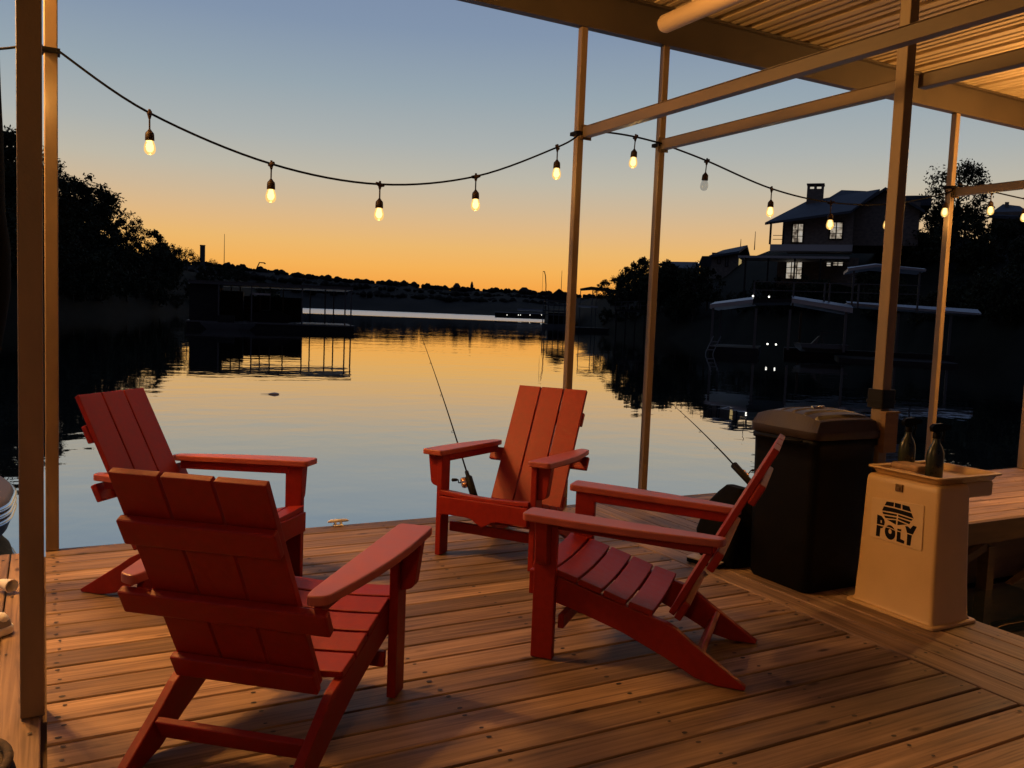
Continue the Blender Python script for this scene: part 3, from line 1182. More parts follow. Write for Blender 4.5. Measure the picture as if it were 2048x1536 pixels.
def spray_bottle(loc, rz, label):
    e = empty('spray_bottle', loc, rz)
    tag(e, label, 'spray bottle')
    b = MB()
    secs = []
    for z, rx, ry in ((0, .036, .026), (.006, .041, .030), (.09, .042, .031), (.125, .040, .029), (.15, .031, .024), (.17, .018, .017), (.19, .0145, .0145), (.197, .0145, .0145)):
        secs.append([(rx * math.cos(a), ry * math.sin(a), z) for a in [2 * math.pi * k / 18 for k in range(18)]])
    loft(b, secs)
    b.build('body', M_BOTTLE, e)
    b = MB()
    b.lathe([(.018, .192), (.018, .214), (.013, .220)], n=14)
    b.prism(rounded([(z, x) for x, z in [(-.028, .2205), (.014, .2205), (.020, .228), (.062, .234), (.064, .252), (.020, .262), (-.020, .258), (-.034, .244)]], .006), 1, -.012, .012)
    b.build('spray_head', M_BLACK, e)
    b = MB()
    b.tube(smooth_path([(.030, 0, .232), (.036, 0, .212), (.030, 0, .190), (.034, 0, .176)], 4), [.006] * 13, 8)
    b.build('trigger', M_BLACK, e)
    return e


for args in (((3.625, 2.53, .6438), math.radians(-20), 'dark spray bottle standing at the near edge of the cream tray'),
             ((3.70, 2.735, .6438), math.radians(-20), 'dark spray bottle standing at the back of the cream tray near the post')):
    spray_bottle(*args)
for k, (z, dx, lab) in enumerate(((.6438, 0, 'tan folded cloth at the bottom of the little stack in the tray'), (.6705, .006, 'tan sponge lying on the folded cloth in the tray'))):
    b = MB()
    loft(b, [[(x, y, zz) for x, y in rrect(-.05 - g, .05 + g, -.075 - g, .075 + g, .02)] for zz, g in ((0, -.004), (.006, 0), (.02, .001), (.025, -.006))])
    o = b.build('folded_cloth' if k == 0 else 'sponge', M_FOAM)
    o.location = (3.62 + dx, 2.655, z)
    tag(o, lab, 'cloth' if k == 0 else 'sponge')

# wooden box and black strap on the near slip post
b = MB()
b.box((3.745, 2.905, .70), (3.845, 2.938, .90))
b.box((3.738, 2.898, .901), (3.852, 2.938, .912))
o = b.build('outlet_box', mat('box_wood', (.22, .13, .06), .6, .2, (5, 5, 30)), bevel=.003)
tag(o, 'small brown box fixed to the post behind the spray bottles', 'box')
b = MB()
b.prism(rrect(3.79 - .049, 3.79 + .049, 2.975 - .049, 2.975 + .049, .012), 2, .925, 1.02)
b.prism(rrect(3.79 - .053, 3.79 + .053, 2.975 - .053, 2.975 + .053, .012), 2, .95, .965)
o = b.build('post_wrap', M_RUBBER)
tag(o, 'black rubber sleeve wrapped round the post above the brown box', 'sleeve')

# ------------------------------------------------------------------ fishing rods in holders


def rod(butt, grip, tip, label, reel_side):
    butt, grip, tip = Vector(butt), Vector(grip), Vector(tip)
    e = empty('fishing_rod', butt)
    tag(e, label, 'fishing rod', 'fishing rods at the dock edge')
    d = (tip - butt).normalized()
    sd = d.cross(Vector((0, 0, 1))).normalized()
    un = sd.cross(d)
    g = (grip - butt).length
    L = (tip - butt).length
    b = MB()
    pts, rs = [], []
    for k in range(14):
        t = k / 13
        s = g + (L - g) * t
        pts.append(d * s + Vector((0, 0, -.05 * t * t * L)))
        rs.append(.0052 * (1 - t) + .0011)
    b.tube(pts, rs, 8)
    b.build('rod_blank', M_WIRE, e)
    b = MB()
    b.tube([d * -.02, d * 0, d * (g * .35), d * (g * .4), d * (g * .62), d * (g * .66), d * (g * .97), d * g], [.010, .014, .013, .010, .010, .0145, .013, .007], 12)
    b.build('handle', M_RUBBER, e)
    for k in (3, 6, 9, 11, 13):
        b = MB()
        p = pts[k]
        c = p - un * .016 * (1.3 - k / 14)
        ring = [c + (un * math.cos(a) + sd * math.sin(a)) * .010 * (1.3 - k / 14) for a in [2 * math.pi * q / 10 for q in range(11)]]
        b.tube(ring, .0014, 5, cap=False)
        b.build('line_guide', M_CHROME if k < 0 else M_WIRE, e)
    # reel
    rc = d * (g * .52) + sd * reel_side * .034 - un * .012
    Mx = Matrix.Translation(rc) @ d.to_track_quat('Z', 'Y').to_matrix().to_4x4()
    b = MB()
    b.lathe([(.012, -.036), (.022, -.030), (.024, -.012), (.020, -.008), (.020, .010), (.024, .014), (.021, .030), (.010, .040)], n=18, M=Mx)
    r_ = b.build('reel', M_CORK, e)
    b = MB()
    q = rc + sd * reel_side * .024
    b.tube([q, q + sd * reel_side * .015, q + sd * reel_side * .025 + un * .03], [.005, .004, .004], 8)
    k0 = q + sd * reel_side * .025 + un * .03
    b.tube([k0, k0 + sd * reel_side * .012, k0 + sd * reel_side * .040, k0 + sd * reel_side * .044], [.004, .010, .011, .007], 10)
    b.build('crank', M_RUBBER, r_)
    b = MB()
    b.bar(rc, d * (g * .52), .012, .010)
    b.build('reel_foot', M_RUBBER, r_)
    return e, d


def holder(foot, butt, d, label, dome=False):
    e = empty('rod_holder', foot)
    tag(e, label, 'rod holder', 'rod holders at the dock edge')
    foot, butt = Vector(foot), Vector(butt)
    a = butt - foot - d * .03
    b = MB()
    b.tube([a, a + d * .001, a + d * (.25 if dome else .16)], [.012, .024, .028 if dome else .026], 14)
    b.build('tube', M_RUBBER, e)
    b = MB()
    if dome:
        b.lathe([(.075, .0), (.078, .02), (.068, .07), (.042, .11), (.015, .125)], n=18)
    else:
        b.box((-.045, -.06, 0), (.045, .06, .008))
        b.tube([(0, 0, .008), (0, 0, max(.03, a.z)), tuple(a + d * .06)], .012, 10)
    b.build('base', M_RUBBER, e, bevel=.0)
    return e


R1 = at(946, 985, 5.58)
R1g = at(925, 936, 5.66)
R1t = at(836, 628, 7.05)
e, d = rod(R1, R1g + (R1g - R1) * .05, R1t, 'thin dark fishing rod leaning out over the lake behind the facing chair', -1)
holder((R1.x + .02, 5.0, .002), R1, d, 'black rod holder at the deck edge behind the facing chair')
R2 = at(1500, 965, 6.55)
R2g = at(1462, 917, 6.65)
R2t = at(1334, 784, 7.5)
e, d = rod(R2, R2g, R2t, 'short fishing rod slanting left from the corner beside the black bin', 1)
holder((4.42, 4.72, .002), R2, d, 'black rod holder with domed base at the far corner of the walkway', True)

# ------------------------------------------------------------------ small things on the planks
e = empty('dock_cleat', (1.575, 5.035, .002))
tag(e, 'small pale dock cleat on the far edge of the deck', 'cleat')
b = MB()
b.tube([(-.065, 0, .026), (-.05, 0, .030), (0, 0, .031), (.05, 0, .030), (.065, 0, .026)], [.004, .009, .011, .009, .004], 10)
b.build('horn', M_WHITE, e)
b = MB()
b.box((-.03, -.02, 0), (.03, .02, .007))
b.box((-.024, -.008, .007), (-.012, .008, .026))
b.box((.012, -.008, .007), (.024, .008, .026))
b.build('base', M_WHITE, e, bevel=.002)
e = empty('small_speaker', (3.20, 3.56, .002), .35)
tag(e, 'small black slab with pale rim lying at the foot of the black bin', 'speaker')
b = MB()
b.prism(rrect(-.04, .04, -.10, .10, .012), 2, 0.0, .022)
b.build('body', M_BLACK, e, bevel=.003)
b = MB()
b.prism(rrect(-.043, .043, -.103, .103, .014), 2, .0221, .030)
b.build('rim', mat('pale_rim', (.5, .42, .33), .5), e, bevel=.002)
# pale shoe and cup at the left picture edge, on the left walkway
e = empty('canvas_shoe', (-.235, 3.79, .002), math.radians(-62))
tag(e, 'grey shoe with white toe and sole lying on the left walkway', 'shoe')


def sole(s=1.0, inset=0.0):
    pts = [(.0, .14), (.035, .125), (.050, .08), (.045, .02), (.036, -.05), (.040, -.10), (.025, -.135), (0, -.142), (-.025, -.135), (-.038, -.10), (-.036, -.05), (-.046, .02), (-.048, .08), (-.032, .125)]
    return [(x * (1 - inset * 8), y * (1 - inset * 2.5)) for x, y in pts]


b = MB()
b.prism(rounded(sole(), .03, 3), 2, 0, .030)
b.build('sole', M_WHITE, e, bevel=.006)
b = MB()
sh = rounded(sole(1, .02), .03, 3)
loft(b, [[(x * k, y * ky + (0 if z < .06 else -.02), z) for x, y in sh] for z, k, ky in ((.0305, 1, 1), (.05, .98, .98), (.068, .8, .85), (.082, .55, .62))])
b.build('upper', M_GREY, e)
b = MB()
b.lathe([(.036, .0), (.034, .018), (.022, .032), (.004, .037)], (0, .085, .046), n=16)
b.build('toe_cap', M_WHITE, e)
e = empty('white_cup', (-.150, 4.37, .002), 0)
e.scale = (.66, .66, .66)
tag(e, 'small white rimmed cup lying on its side on the left walkway', 'cup')
b = MB()
Mx = Matrix.Translation((0, 0, .048)) @ Matrix.Rotation(math.radians(35), 4, 'Z') @ Matrix.Rotation(math.radians(90), 4, 'X')
b.lathe([(.030, -.06), (.036, -.03), (.044, .045), (.047, .048), (.046, .054), (.040, .054), (.036, .03), (.028, -.04)], n=22, M=Mx)
b.build('body', M_WHITE, e)
b = MB()
rnd = random.Random(5)
for k, (r0, zc) in enumerate(((.17, .014), (.145, .036), (.165, .058))):
    b.tube([(r0 * math.cos(a) * 1.0 + .006 * math.sin(3 * a), r0 * math.sin(a) * 1.25, zc + .004 * math.sin(2 * a + k)) for a in [2 * math.pi * q / 36 for q in range(37)]], .0125, 8)
o = b.build('rope_coil', M_ROPE)
o.location = (-.255, 2.62, .002)
tag(o, 'coil of dark old rope on the left walkway near the front post', 'rope')
# black boat curtain hanging at the far left
b = MB()
pts = []
for k in range(15):
    z = 3.4 - k * .17
    pts.append((-.232 + .006 * math.sin(k * .9) + (.014 if 10 < k < 13 else 0), 4.55, z))
b.tube(pts, [.075, .07, .07, .068, .07, .068, .07, .07, .072, .075, .08, .092, .095, .085, .05], 14)
o = b.build('rolled_curtain', mat('black_canvas', (.002, .002, .002), .8, spec=.06, bump=.004, bscale=20))
tag(o, 'rolled black curtain hanging at the left edge of the view', 'curtain')

# a moored boat whose bow corner shows at the left
e = empty('moored_boat', (-1.285, 7.6, ZW))
tag(e, 'moored boat with grey deck and bright metal rub rails at the left edge', 'boat')
out = rounded([(-1.2, -.9), (.75, -.9), (1.06, -.55), (1.10, .2), (.9, .8), (-1.2, .9)], [0, .2, .3, .3, .2, 0], 5)
b = MB()
loft(b, [[(x * k, y * k, z) for x, y in out] for z, k in ((.02, .90), (.12, .97), (.20, .985))])
b.build('hull', M_BLACK, e)
b = MB()
loft(b, [[(x * k, y * k, z) for x, y in out] for z, k in ((.201, .985), (.34, .985), (.375, .96), (.40, .86), (.41, .5))])
b.build('deck_cover', mat('boat_deck_grey', (.12, .10, .095), .6), e)
for z in (.215, .265, .315):
    b = MB()
    b.tube([(x * .993, y * .993, z) for x, y in out + [out[0]]], .018, 8)
    b.build('rub_rail', M_CHROME, e)

# small dark drift on the water
b = MB()
secs = []
for t, r in ((-.22, .004), (-.08, .01), (0, .05), (.06, .07), (.12, .05), (.16, .006)):
    secs.append([(t, r * math.cos(a), ZW + .012 + r * .45 * math.sin(a)) for a in [2 * math.pi * k / 12 for k in range(12)]])
loft(b, secs)
q = at(543, 791, 18.5)
o = b.build('driftwood', mat('drift_grey', (.42, .40, .37), .7))
o.location = (q.x, q.y, 0)
o.rotation_euler = (0, 0, heading(543))
tag(o, 'small grey bit of driftwood floating on the calm lake', 'driftwood')

# ------------------------------------------------------------------ across the water
M_DARKW = mat('dark_boathouse_timber', (.022, .018, .016), .8, .3, (1, 1, 4), spec=.2)
M_DARKM = mat('weathered_metal', (.055, .052, .05), .55, .2, (1, 1, 1))
M_PALEM = mat('pale_roof_metal', (.26, .265, .28), .45, .1, (.5, .5, .5), metal=.3)
M_STONE = mat('house_stone', (.20, .155, .12), .9, .3, (3, 3, 5))
M_HROOF = mat('dark_shingles', (.06, .065, .075), .8, .25, (2, 2, 6))
M_TRIM = mat('pale_trim', (.42, .38, .35), .7)
M_PANE = glow_mat('sky_glow_pane', (.85, .74, .60), .45)  # emission put in for the pale sky the panes reflect
_t = M_PANE.node_tree
_g = N(_t, 'ShaderNodeNewGeometry')
_n = N(_t, 'ShaderNodeTexNoise')
_n.inputs['Scale'].default_value = 1.9
_n.inputs['Detail'].default_value = 3
_t.links.new(_g.outputs['Position'], _n.inputs['Vector'])
_e = [n for n in _t.nodes if n.type == 'EMISSION'][0]
_t.links.new(ramp(_t, _n.outputs['Fac'], [(.36, (.16, .12, .09, 1)), (.52, (.85, .72, .55, 1)), (.7, (1, .95, .85, 1))]), _e.inputs[0])
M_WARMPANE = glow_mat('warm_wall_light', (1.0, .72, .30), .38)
M_SPOT = glow_mat('dock_light', (1.0, .97, .86), 3.0)


def roofplane(b, pts, th=.22):
    n = len(pts)
    vs = [Vector(p) for p in pts] + [Vector(p) - Vector((0, 0, th)) for p in pts]
    b.add(vs, [tuple(range(n)), tuple(range(n, 2 * n))[::-1]] + [(i, n + i, n + (i + 1) % n, (i + 1) % n) for i in range(n)])


class Site:
    """a local frame at ground distance d in the direction of a photo column: x to the right, y away, z up"""

    def __init__(s, px, d, turn=0.0):
        s.a = heading(px) + turn
        p = at(px, 620, d)
        s.o = Vector((p.x, p.y, 0))
        s.R = Matrix.Rotation(s.a, 3, 'Z')

    def L(s, px, py, y=0.0):
        """local point where the line of sight through a pixel meets the local plane y"""
        v = s.R.transposed() @ pix_dir(px, py)
        c = s.R.transposed() @ (CAMP - s.o)
        return c + v * ((y - c.y) / v.y)

    def root(s, name, label, cat, group=None):
        e = empty(name, (s.o.x, s.o.y, 0), s.a)
        return tag(e, label, cat, group)

    def world(s, p):
        return s.R @ Vector(p) + s.o


def spot(b, p, r=.06):
    b.lathe([(r * .3, -r), (r * .9, -r * .5), (r, 0), (r * .9, r * .5), (r * .3, r)], p, n=10)


# --- boathouse on the left, out in the cove
s = Site(540, 66)
e = s.root('floating_boathouse', 'dark flat-roofed boathouse on slim posts out in the cove at left', 'boathouse')
A = s.L(376, 560)
B = s.L(706, 572)
x0, x1 = A.x, B.x
zr = A.z
b = MB()
b.box((x0, -.2, zr - .22), (x1, 7.0, zr))
b.box((x0 - .05, -.25, zr + .002), (x1 + .05, 7.05, zr + .03))
b.build('roof', M_DARKM, e)
b = MB()
zd = ZW + .55
b.box((x0 - .05, -.4, ZW - .3), (x1 + .1, 7.2, zd - .12), 1)
b.box((x0 - .1, -.45, zd - .119), (x1 + .15, 7.25, zd), 0)
b.build('floor', [M_DARKM, M_DARKW], e)
b = MB()
xs = s.L(437, 600).x
b.box((x0 + .1, .1, zd + .002), (xs, 5.8, zr - .223))
b.build('cabin', M_DARKW, e)
for px, y in ((437, -.1), (503, -.1), (540, 3.0), (566, 6.7), (604, -.1), (620, 6.7), (650, 3.0), (667, 6.7), (690, -.1), (702, -.1), (462, 6.7), (480, 6.7), (520, 6.7)):
    p = s.L(px, 620, y)
    b = MB()
    b.box((p.x - .05, y - .05, zd + .003), (p.x + .05, y + .05, zr - .224))
    b.build('post', M_DARKM, e)
b = MB()
for z in (.45, .75, 1.0):
    b.bar((xs + .1, 6.6, zd + z), (s.L(505, 620, 6.6).x, 6.6, zd + z), .05)
p, q = s.L(504, 583, .0), s.L(541, 591, .0)
b.build('railing', M_DARKM, e)
b = MB()
xw = s.L(603, 620, 6.8).x
b.box((xs + .01, 6.75, zd + .002), (xw, 6.85, zr - .9))
b.box((xs + .01, 3.2, zd + .002), (xs + 1.6, 6.7, zr - .6))
b.build('back_wall', M_DARKW, e)
b = MB()
b.prism([(zd + .002, xs + 2.2), (zd + .5, xs + 2.0), (zd + .85, xs + 3.0), (zd + .95, xs + 4.0), (zd + .45, xs + 5.2), (zd + .002, xs + 5.0)], 1, 2.0, 4.2)
b.build('covered_hull', M_DARKW, e)
b = MB()
b.box((p.x, .02, q.z), (q.x, .06, p.z - .1))
b.build('awning', M_PALEM, e)
b = MB()
p = s.L(430, 655, -1.6)
out = [(-1.9, -.5), (.9, -.5), (1.9, 0), (.9, .5), (-1.9, .5)]
loft(b, [[(p.x + x * k + .9, -1.7 + y * k, ZW + z) for x, y in out] for z, k in ((.0, .75), (.35, .95), (.5, 1)) ], smooth=False)
b2 = MB()
b2.box((p.x + .2, -2.0, ZW + .5), (p.x + 1.3, -1.4, ZW + 1.0))
rb = Site(430, 64)
eb = e
bo = empty('small_boat', s.world((p.x + .9, -1.7, 0)), s.a)
tag(bo, 'small dark boat moored at the near side of the left boathouse', 'boat')
for bb, nm, mm in ((b, 'hull', M_DARKM), (b2, 'console', M_DARKW)):
    o = bb.build(nm, mm, bo)
    o.location = (-(p.x + .9), 1.7, 0)

# --- gabled double boathouse on the right with a sun deck
s = Site(1560, 52)
e = s.root('gabled_boathouse', 'dark boathouse with pale low gabled roof and sun deck below the house', 'boathouse')
pl_, pa, pb, pc = s.L(1420, 609), s.L(1506, 599), s.L(1584, 597), s.L(1706, 616)
pd = s.L(1962, 627, 5.0)
zt = pa.z
b = MB()
dep = 7.5
b.prism([(pl_.z - .22, pl_.x), (pa.z - .20, pa.x), (pa.z, pa.x), (pl_.z, pl_.x)], 1, -.05, dep)
b.prism([(pb.z - .22, pb.x), (pc.z - .28, pc.x), (pc.z, pc.x), (pb.z, pb.x)], 1, -.05, dep)
b.prism([(pa.z - .19, pa.x + .01), (pb.z - .21, pb.x - .01), (pb.z - .01, pb.x - .01), (pa.z - .01, pa.x + .01)], 1, .0, dep, 1)
b.build('roof', [M_PALEM, M_DARKW], e)
b = MB()
roofplane(b, [pl_ + Vector((0, -.06, .005)), pa + Vector((0, -.06, .005)), Vector((pa.x, 1.3, pa.z + .2)), Vector((pl_.x + .2, 1.3, pl_.z + .2))], .03)
roofplane(b, [pb + Vector((0, -.06, .005)), pc + Vector((0, -.06, .005)), Vector((pc.x, 1.3, pc.z + .2)), Vector((pb.x, 1.3, pb.z + .2))], .03)
q0 = s.L(1707, 606, 5.0)
b.prism([(q0.z - .14, pc.x + .02), (pd.z - .10, pd.x), (pd.z, pd.x), (q0.z, pc.x + .02)], 1, 4.9, 10.5)
roofplane(b, [Vector((pc.x + .02, 4.88, q0.z + .005)), Vector((pd.x, 4.88, pd.z + .005)), Vector((pd.x, 6, pd.z + .26)), Vector((pc.x + .02, 6, q0.z + .12))], .02)
b.build('wing_roof', M_PALEM, e)
zd = ZW + .45
for px, y in ((1424, .15), (1510, .15), (1578, .15), (1690, .15), (1690, 6.8), (1510, 6.8), (1600, 6.8), (1440, 6.8), (1795, 5.2), (1900, 5.2)):
    p = s.L(px, 660, y)
    b = MB()
    top = zt - .5 if px < 1700 else pd.z - .16
    b.box((p.x - .07, y - .07, zd + .002), (p.x + .07, y + .07, top))
    b.build('post', M_DARKM, e)
b = MB()
xr = s.L(1690, 700, 0).x
b.box((pl_.x + .1, -.2, zd - .45), (s.L(1517, 690).x, 7.2, zd))
b.box((s.L(1570, 690).x, 5.0, zd - .45), (xr + 6.5, 7.3, zd - .003))
b.box((xr - .3, -.4, zd - .45), (xr + 5.8, 4.98, zd - .3))
b.build('floor', M_DARKW, e)
b = MB()
za = zt + .02
for px in (1507, 1586, 1648, 1658, 1716, 1780):
    p = s.L(px, 600, 1.0)
    b.box((p.x - .05, .95, za - .3), (p.x + .05, 1.05, za + 1.05))
xa, xb = s.L(1507, 600, 1).x, s.L(1840, 600, 1).x
for z in (.55, 1.05):
    b.box((xa, .98, za + z), (xb, 1.02, za + z + .05))
b.build('railing', M_DARKM, e)
b = MB()
ca, cm, cb = s.L(1696, 537, 1.5), s.L(1752, 529, 1.5), s.L(1852, 539, 1.5)
b.prism([(ca.z - .16, ca.x), (cm.z - .14, cm.x), (cb.z - .10, cb.x), (cb.z, cb.x), (cm.z, cm.x), (ca.z, ca.x)], 1, 1.4, 5.0)
roofplane(b, [Vector((ca.x, 1.39, ca.z + .005)), Vector((cm.x, 1.39, cm.z + .005)), Vector((cb.x, 1.39, cb.z + .005)), Vector((cb.x, 2.2, cb.z + .10)), Vector((cm.x, 2.2, cm.z + .12)), Vector((ca.x, 2.2, ca.z + .12))], .02)
b.build('canopy_roof', M_PALEM, e)
for px, y in ((1706, 1.6), (1838, 1.6), (1706, 4.8), (1838, 4.8)):
    p = s.L(px, 570, y)
    b = MB()
    b.box((p.x - .05, y - .05, za - .35), (p.x + .05, y + .05, cm.z - .38))
    b.build('canopy_post', M_DARKM, e)
for px, py, y in ((1506, 592, .9), (1538, 593.5, .9), (1535, 688, 1.0), (1552, 689, 1.0)):
    p = s.L(px, py, y)
    b = MB()
    spot(b, p, .05)
    o = b.build('dock_light', M_SPOT, e)
# ladder
b = MB()
p, q = s.L(1427, 672, -.3), s.L(1412, 704, -.55)
for dx in (0, .42):
    b.tube([(p.x + dx, -.3, p.z), (q.x + dx, -.55, q.z), (q.x + dx - .05, -.6, ZW - .4)], .03, 6)
for t in (.35, .6, .85):
    b.bar((p.x + (q.x - p.x) * t, -.3 - .25 * t, p.z + (q.z - p.z) * t), (p.x + (q.x - p.x) * t + .42, -.3 - .25 * t, p.z + (q.z - p.z) * t), .06)
b.build('ladder', mat('ladder_metal', (.14, .14, .14), .6), e)
# boat on its lift in the right slip
p = s.L(1640, 686, 2.0)
bo = empty('lifted_boat', s.world((p.x, 2.0, 0)), s.a)
tag(bo, 'pale hulled motor boat standing in the right slip of the gabled boathouse', 'boat')
b = MB()
out = [(-1.5, -.1), (-1.1, -.75), (1.6, -.85), (1.6, .85), (-1.1, .75), (-1.5, .1)]
loft(b, [[(x * k, y * k2, ZW + z) for x, y in out] for z, k, k2 in ((.35, .7, .3), (.6, .92, .9), (.85, 1, 1))], smooth=False)
b.build('hull', mat('boat_hull', (.10, .10, .10), .4), bo)
b = MB()
b.prism([(ZW + .852, -.5), (ZW + 1.3, -.1), (ZW + 1.32, -.05), (ZW + .852, -.2)], 1, -.6, .6)
b.build('windscreen', M_DARKM, bo)
b = MB()
b.tube([(.2, -.7, ZW + .86), (.0, -.7, ZW + 1.5), (.9, -.7, ZW + 1.55), (.9, .7, ZW + 1.55), (.0, .7, ZW + 1.5), (.2, .7, ZW + .86)], .03, 6)
b.build('tower_frame', M_DARKM, bo)

# --- stone house on the slope
s = Site(1690, 84)
e = s.root('stone_house', 'large stone house with porch, balcony and tall chimney on the right slope', 'house')


def wallbox(px0, py0, px1, py1, y0, y1, name, m, down=0):
    p, q = s.L(px0, py0, y0), s.L(px1, py1, y0)
    b = MB()
    b.box((p.x, y0, q.z - down), (q.x, y1, p.z))
    return b.build(name, m, e)


b = MB()
w0, w1, w2, w3 = s.L(1563, 492), s.L(1704, 492), s.L(1704, 414), s.L(1563, 434)
b.prism([(w0.z, w0.x), (w0.z, w1.x), (w2.z, w1.x), (w3.z, w0.x)], 1, 0, 9)
b.build('wall', M_STONE, e)
wallbox(1705, 405, 1835, 492, 2.0, 11, 'wall', M_STONE)
wallbox(1556, 514, 1712, 600, .6, 9, 'wall', M_STONE, 2)
# main roof: low-pitched planes with a gable to the right
b = MB()
l0, l1, l2, l3 = s.L(1530, 445, -1.2), s.L(1680, 382, 4.0), s.L(1733, 381, 4.0), s.L(1704, 421, -.6)
vs = []


roofplane(b, [l0, s.L(1702, 421, -1.2), s.L(1760, 378, 4.2), s.L(1614, 402, 4.2)])
roofplane(b, [s.L(1614, 402, 4.25), s.L(1676, 392, 4.25), s.L(1676, 396, 9.5), s.L(1560, 430, 9.5)])
roofplane(b, [s.L(1652, 399, 3.4), s.L(1683, 380, 5.5), s.L(1733, 382, 5.5), s.L(1700, 405, 3.2)], .3)
b.build('roof', M_HROOF, e)
b = MB()
g0, gp, g1 = s.L(1696, 424, 1.4), s.L(1771, 374, 1.4), s.L(1850, 420, 1.4)
b.prism([(g0.z - .25, g0.x), (gp.z - .25, gp.x), (g1.z - .25, g1.x), (g1.z, g1.x), (gp.z, gp.x), (g0.z, g0.x)], 1, 1.4, 10.5)
b.build('gable_roof', M_HROOF, e)
b = MB()
b.prism([(g0.z - .27, g0.x + .4), (gp.z - .27, gp.x), (g1.z - .27, g1.x - .4)], 1, 2.05, 2.3)
b.build('gable_wall', M_STONE, e)
b = MB()
r0, r1 = s.L(1800, 390, 5), s.L(1838, 394, 5)
b.box((r0.x, 4, r1.z - .9), (r1.x + 1.0, 11.2, r1.z))
b.build('side_roof', M_HROOF, e)
c0, c1 = s.L(1615, 367, 3.0), s.L(1643, 440, 3.0)
b = MB()
b.box((c0.x, 3.0, c1.z - 1), (c1.x, 4.4, c0.z - .5))
b.box((c0.x - .06, 2.94, c0.z - .10), (c1.x + .06, 4.46, c0.z))
for fx in (0, .42, .86):
    w_ = (c1.x - c0.x)
    b.box((c0.x + w_ * fx, 3.0, c0.z - .5), (c0.x + w_ * (fx + .14), 4.4, c0.z - .10))
b.build('chimney', M_STONE, e)
# balcony, its pale band, porch posts
b = MB()
p, q = s.L(1540, 491, -2.0), s.L(1706, 479, -2.0)
b.box((p.x, -2.0, p.z - .45), (q.x, -.002, p.z + .12))
b.build('balcony', M_TRIM, e)
for px in (1542, 1568):
    u = s.L(px, 450, -1.9)
    b = MB()
    b.box((u.x - .09, -1.95, p.z + .122), (u.x + .09, -1.8, l0.z - .1))
    b.build('porch_post', M_DARKW, e)
b = MB()
w_ = s.L(1566, 470, -1.9).x
for z in (.45, .8):
    b.bar((p.x + .2, -1.9, p.z + z + .12), (w_, -1.9, p.z + z + .12), .05)
b.build('railing', M_DARKW, e)
b = MB()
p2, q2 = s.L(1476, 514, -4.0), s.L(1700, 497, -4.0)
zq = s.L(1588, 512, -4.0).z
b.box((p2.x, -4.0, zq - .2), (q2.x, .3, zq))
b.build('porch_roof', M_TRIM, e)
for px in (1490, 1535, 1588, 1640):
    u = s.L(px, 550, -3.8)
    b = MB()
    b.box((u.x - .07, -3.87, u.z - 3.2), (u.x + .07, -3.73, zq - .202))
    b.build('porch_post', M_DARKW, e)


def window(px0, py0, px1, py1, y, bars, m=M_PANE, nm='window'):
    p, q = s.L(px0, py0, y), s.L(px1, py1, y)
    f = MB()
    f.box((p.x - .08, y - .09, q.z - .08), (q.x + .08, y - .05, p.z + .08))
    fo = f.build(nm, M_DARKW, e)
    n = bars + 1
    for k in range(n):
        g = MB()
        a = p.x + (q.x - p.x) * k / n
        c = p.x + (q.x - p.x) * (k + 1) / n
        for j in range(3):
            za_, zb_ = q.z + (p.z - q.z) * j / 3, q.z + (p.z - q.z) * (j + 1) / 3
            g.box((a + .05, y - .12, za_ + .03), (c - .05, y - .095, zb_ - .03))
        g.build('pane', m, fo)


window(1586, 448, 1605, 485, 0, 1)
window(1661, 445, 1684, 478, 0, 1)
window(1573, 524, 1603, 558, .6, 2)
window(1653, 522, 1662, 533, .6, 0)
window(1666, 519, 1686, 532, .6, 1)

# --- neighbouring houses further along the slope
s = Site(1450, 118)
e = s.root('stucco_house', 'pale walled house with lit porch wall left of the stone house', 'house')
wallbox(1424, 505, 1476, 548, 0, 8, 'wall', M_STONE, 2)
p, q = s.L(1420, 507, -.5), s.L(1520, 492, -.5)
b = MB()
roofplane(b, [s.L(1418, 511, -.6), s.L(1478, 502, -.6), s.L(1495, 490, 5), s.L(1446, 500, 5)], .3)
roofplane(b, [s.L(1446, 500, 5.02), s.L(1495, 490, 5.02), s.L(1500, 510, 10), s.L(1430, 512, 10)], .3)
b.build('roof', M_HROOF, e)
for (a0, a1, a2, a3) in ((1475, 514, 1482, 538), (1498, 517, 1510, 536)):
    p, q = s.L(a0, a1, .5), s.L(a2, a3, .5)
    b = MB()
    b.box((p.x, .46, q.z), (q.x, .50, p.z))
    b.build('lit_wall_patch', M_WARMPANE, e)
wallbox(1474, 512, 1530, 548, .52, 6, 'porch_wall', M_STONE, 2)
for (a0, a1, a2, a3) in ((1436, 515, 1440, 526), (1452, 514, 1455, 532)):
    window(a0, a1, a2, a3, 0, 0, mat('dim_pane', (.10, .10, .11), .2))
s = Site(1380, 140)
e = s.root('gabled_house', 'small dark gabled house on the skyline right of the tall post', 'house')
wallbox(1402, 522, 1424, 550, 0, 8, 'wall', M_STONE, 3)
b = MB()
g0, gp, g1 = s.L(1397, 528, -.3), s.L(1404, 512, -.3), s.L(1428, 512, -.3)
roofplane(b, [g0, s.L(1420, 530, -.3), g1, gp], .3)
roofplane(b, [gp, g1, s.L(1430, 530, 8), s.L(1402, 528, 8)], .3)
b.build('roof', M_HROOF, e)
s = Site(1360, 150)
e = s.root('long_low_house', 'long low dark roofed house on the skyline beside the tall post', 'house')
wallbox(1327, 533, 1398, 556, 0, 8, 'wall', M_STONE, 3)
b = MB()
roofplane(b, [s.L(1323, 535, -.6), s.L(1400, 537, -.6), s.L(1396, 524, 4), s.L(1326, 523, 4)], .3)
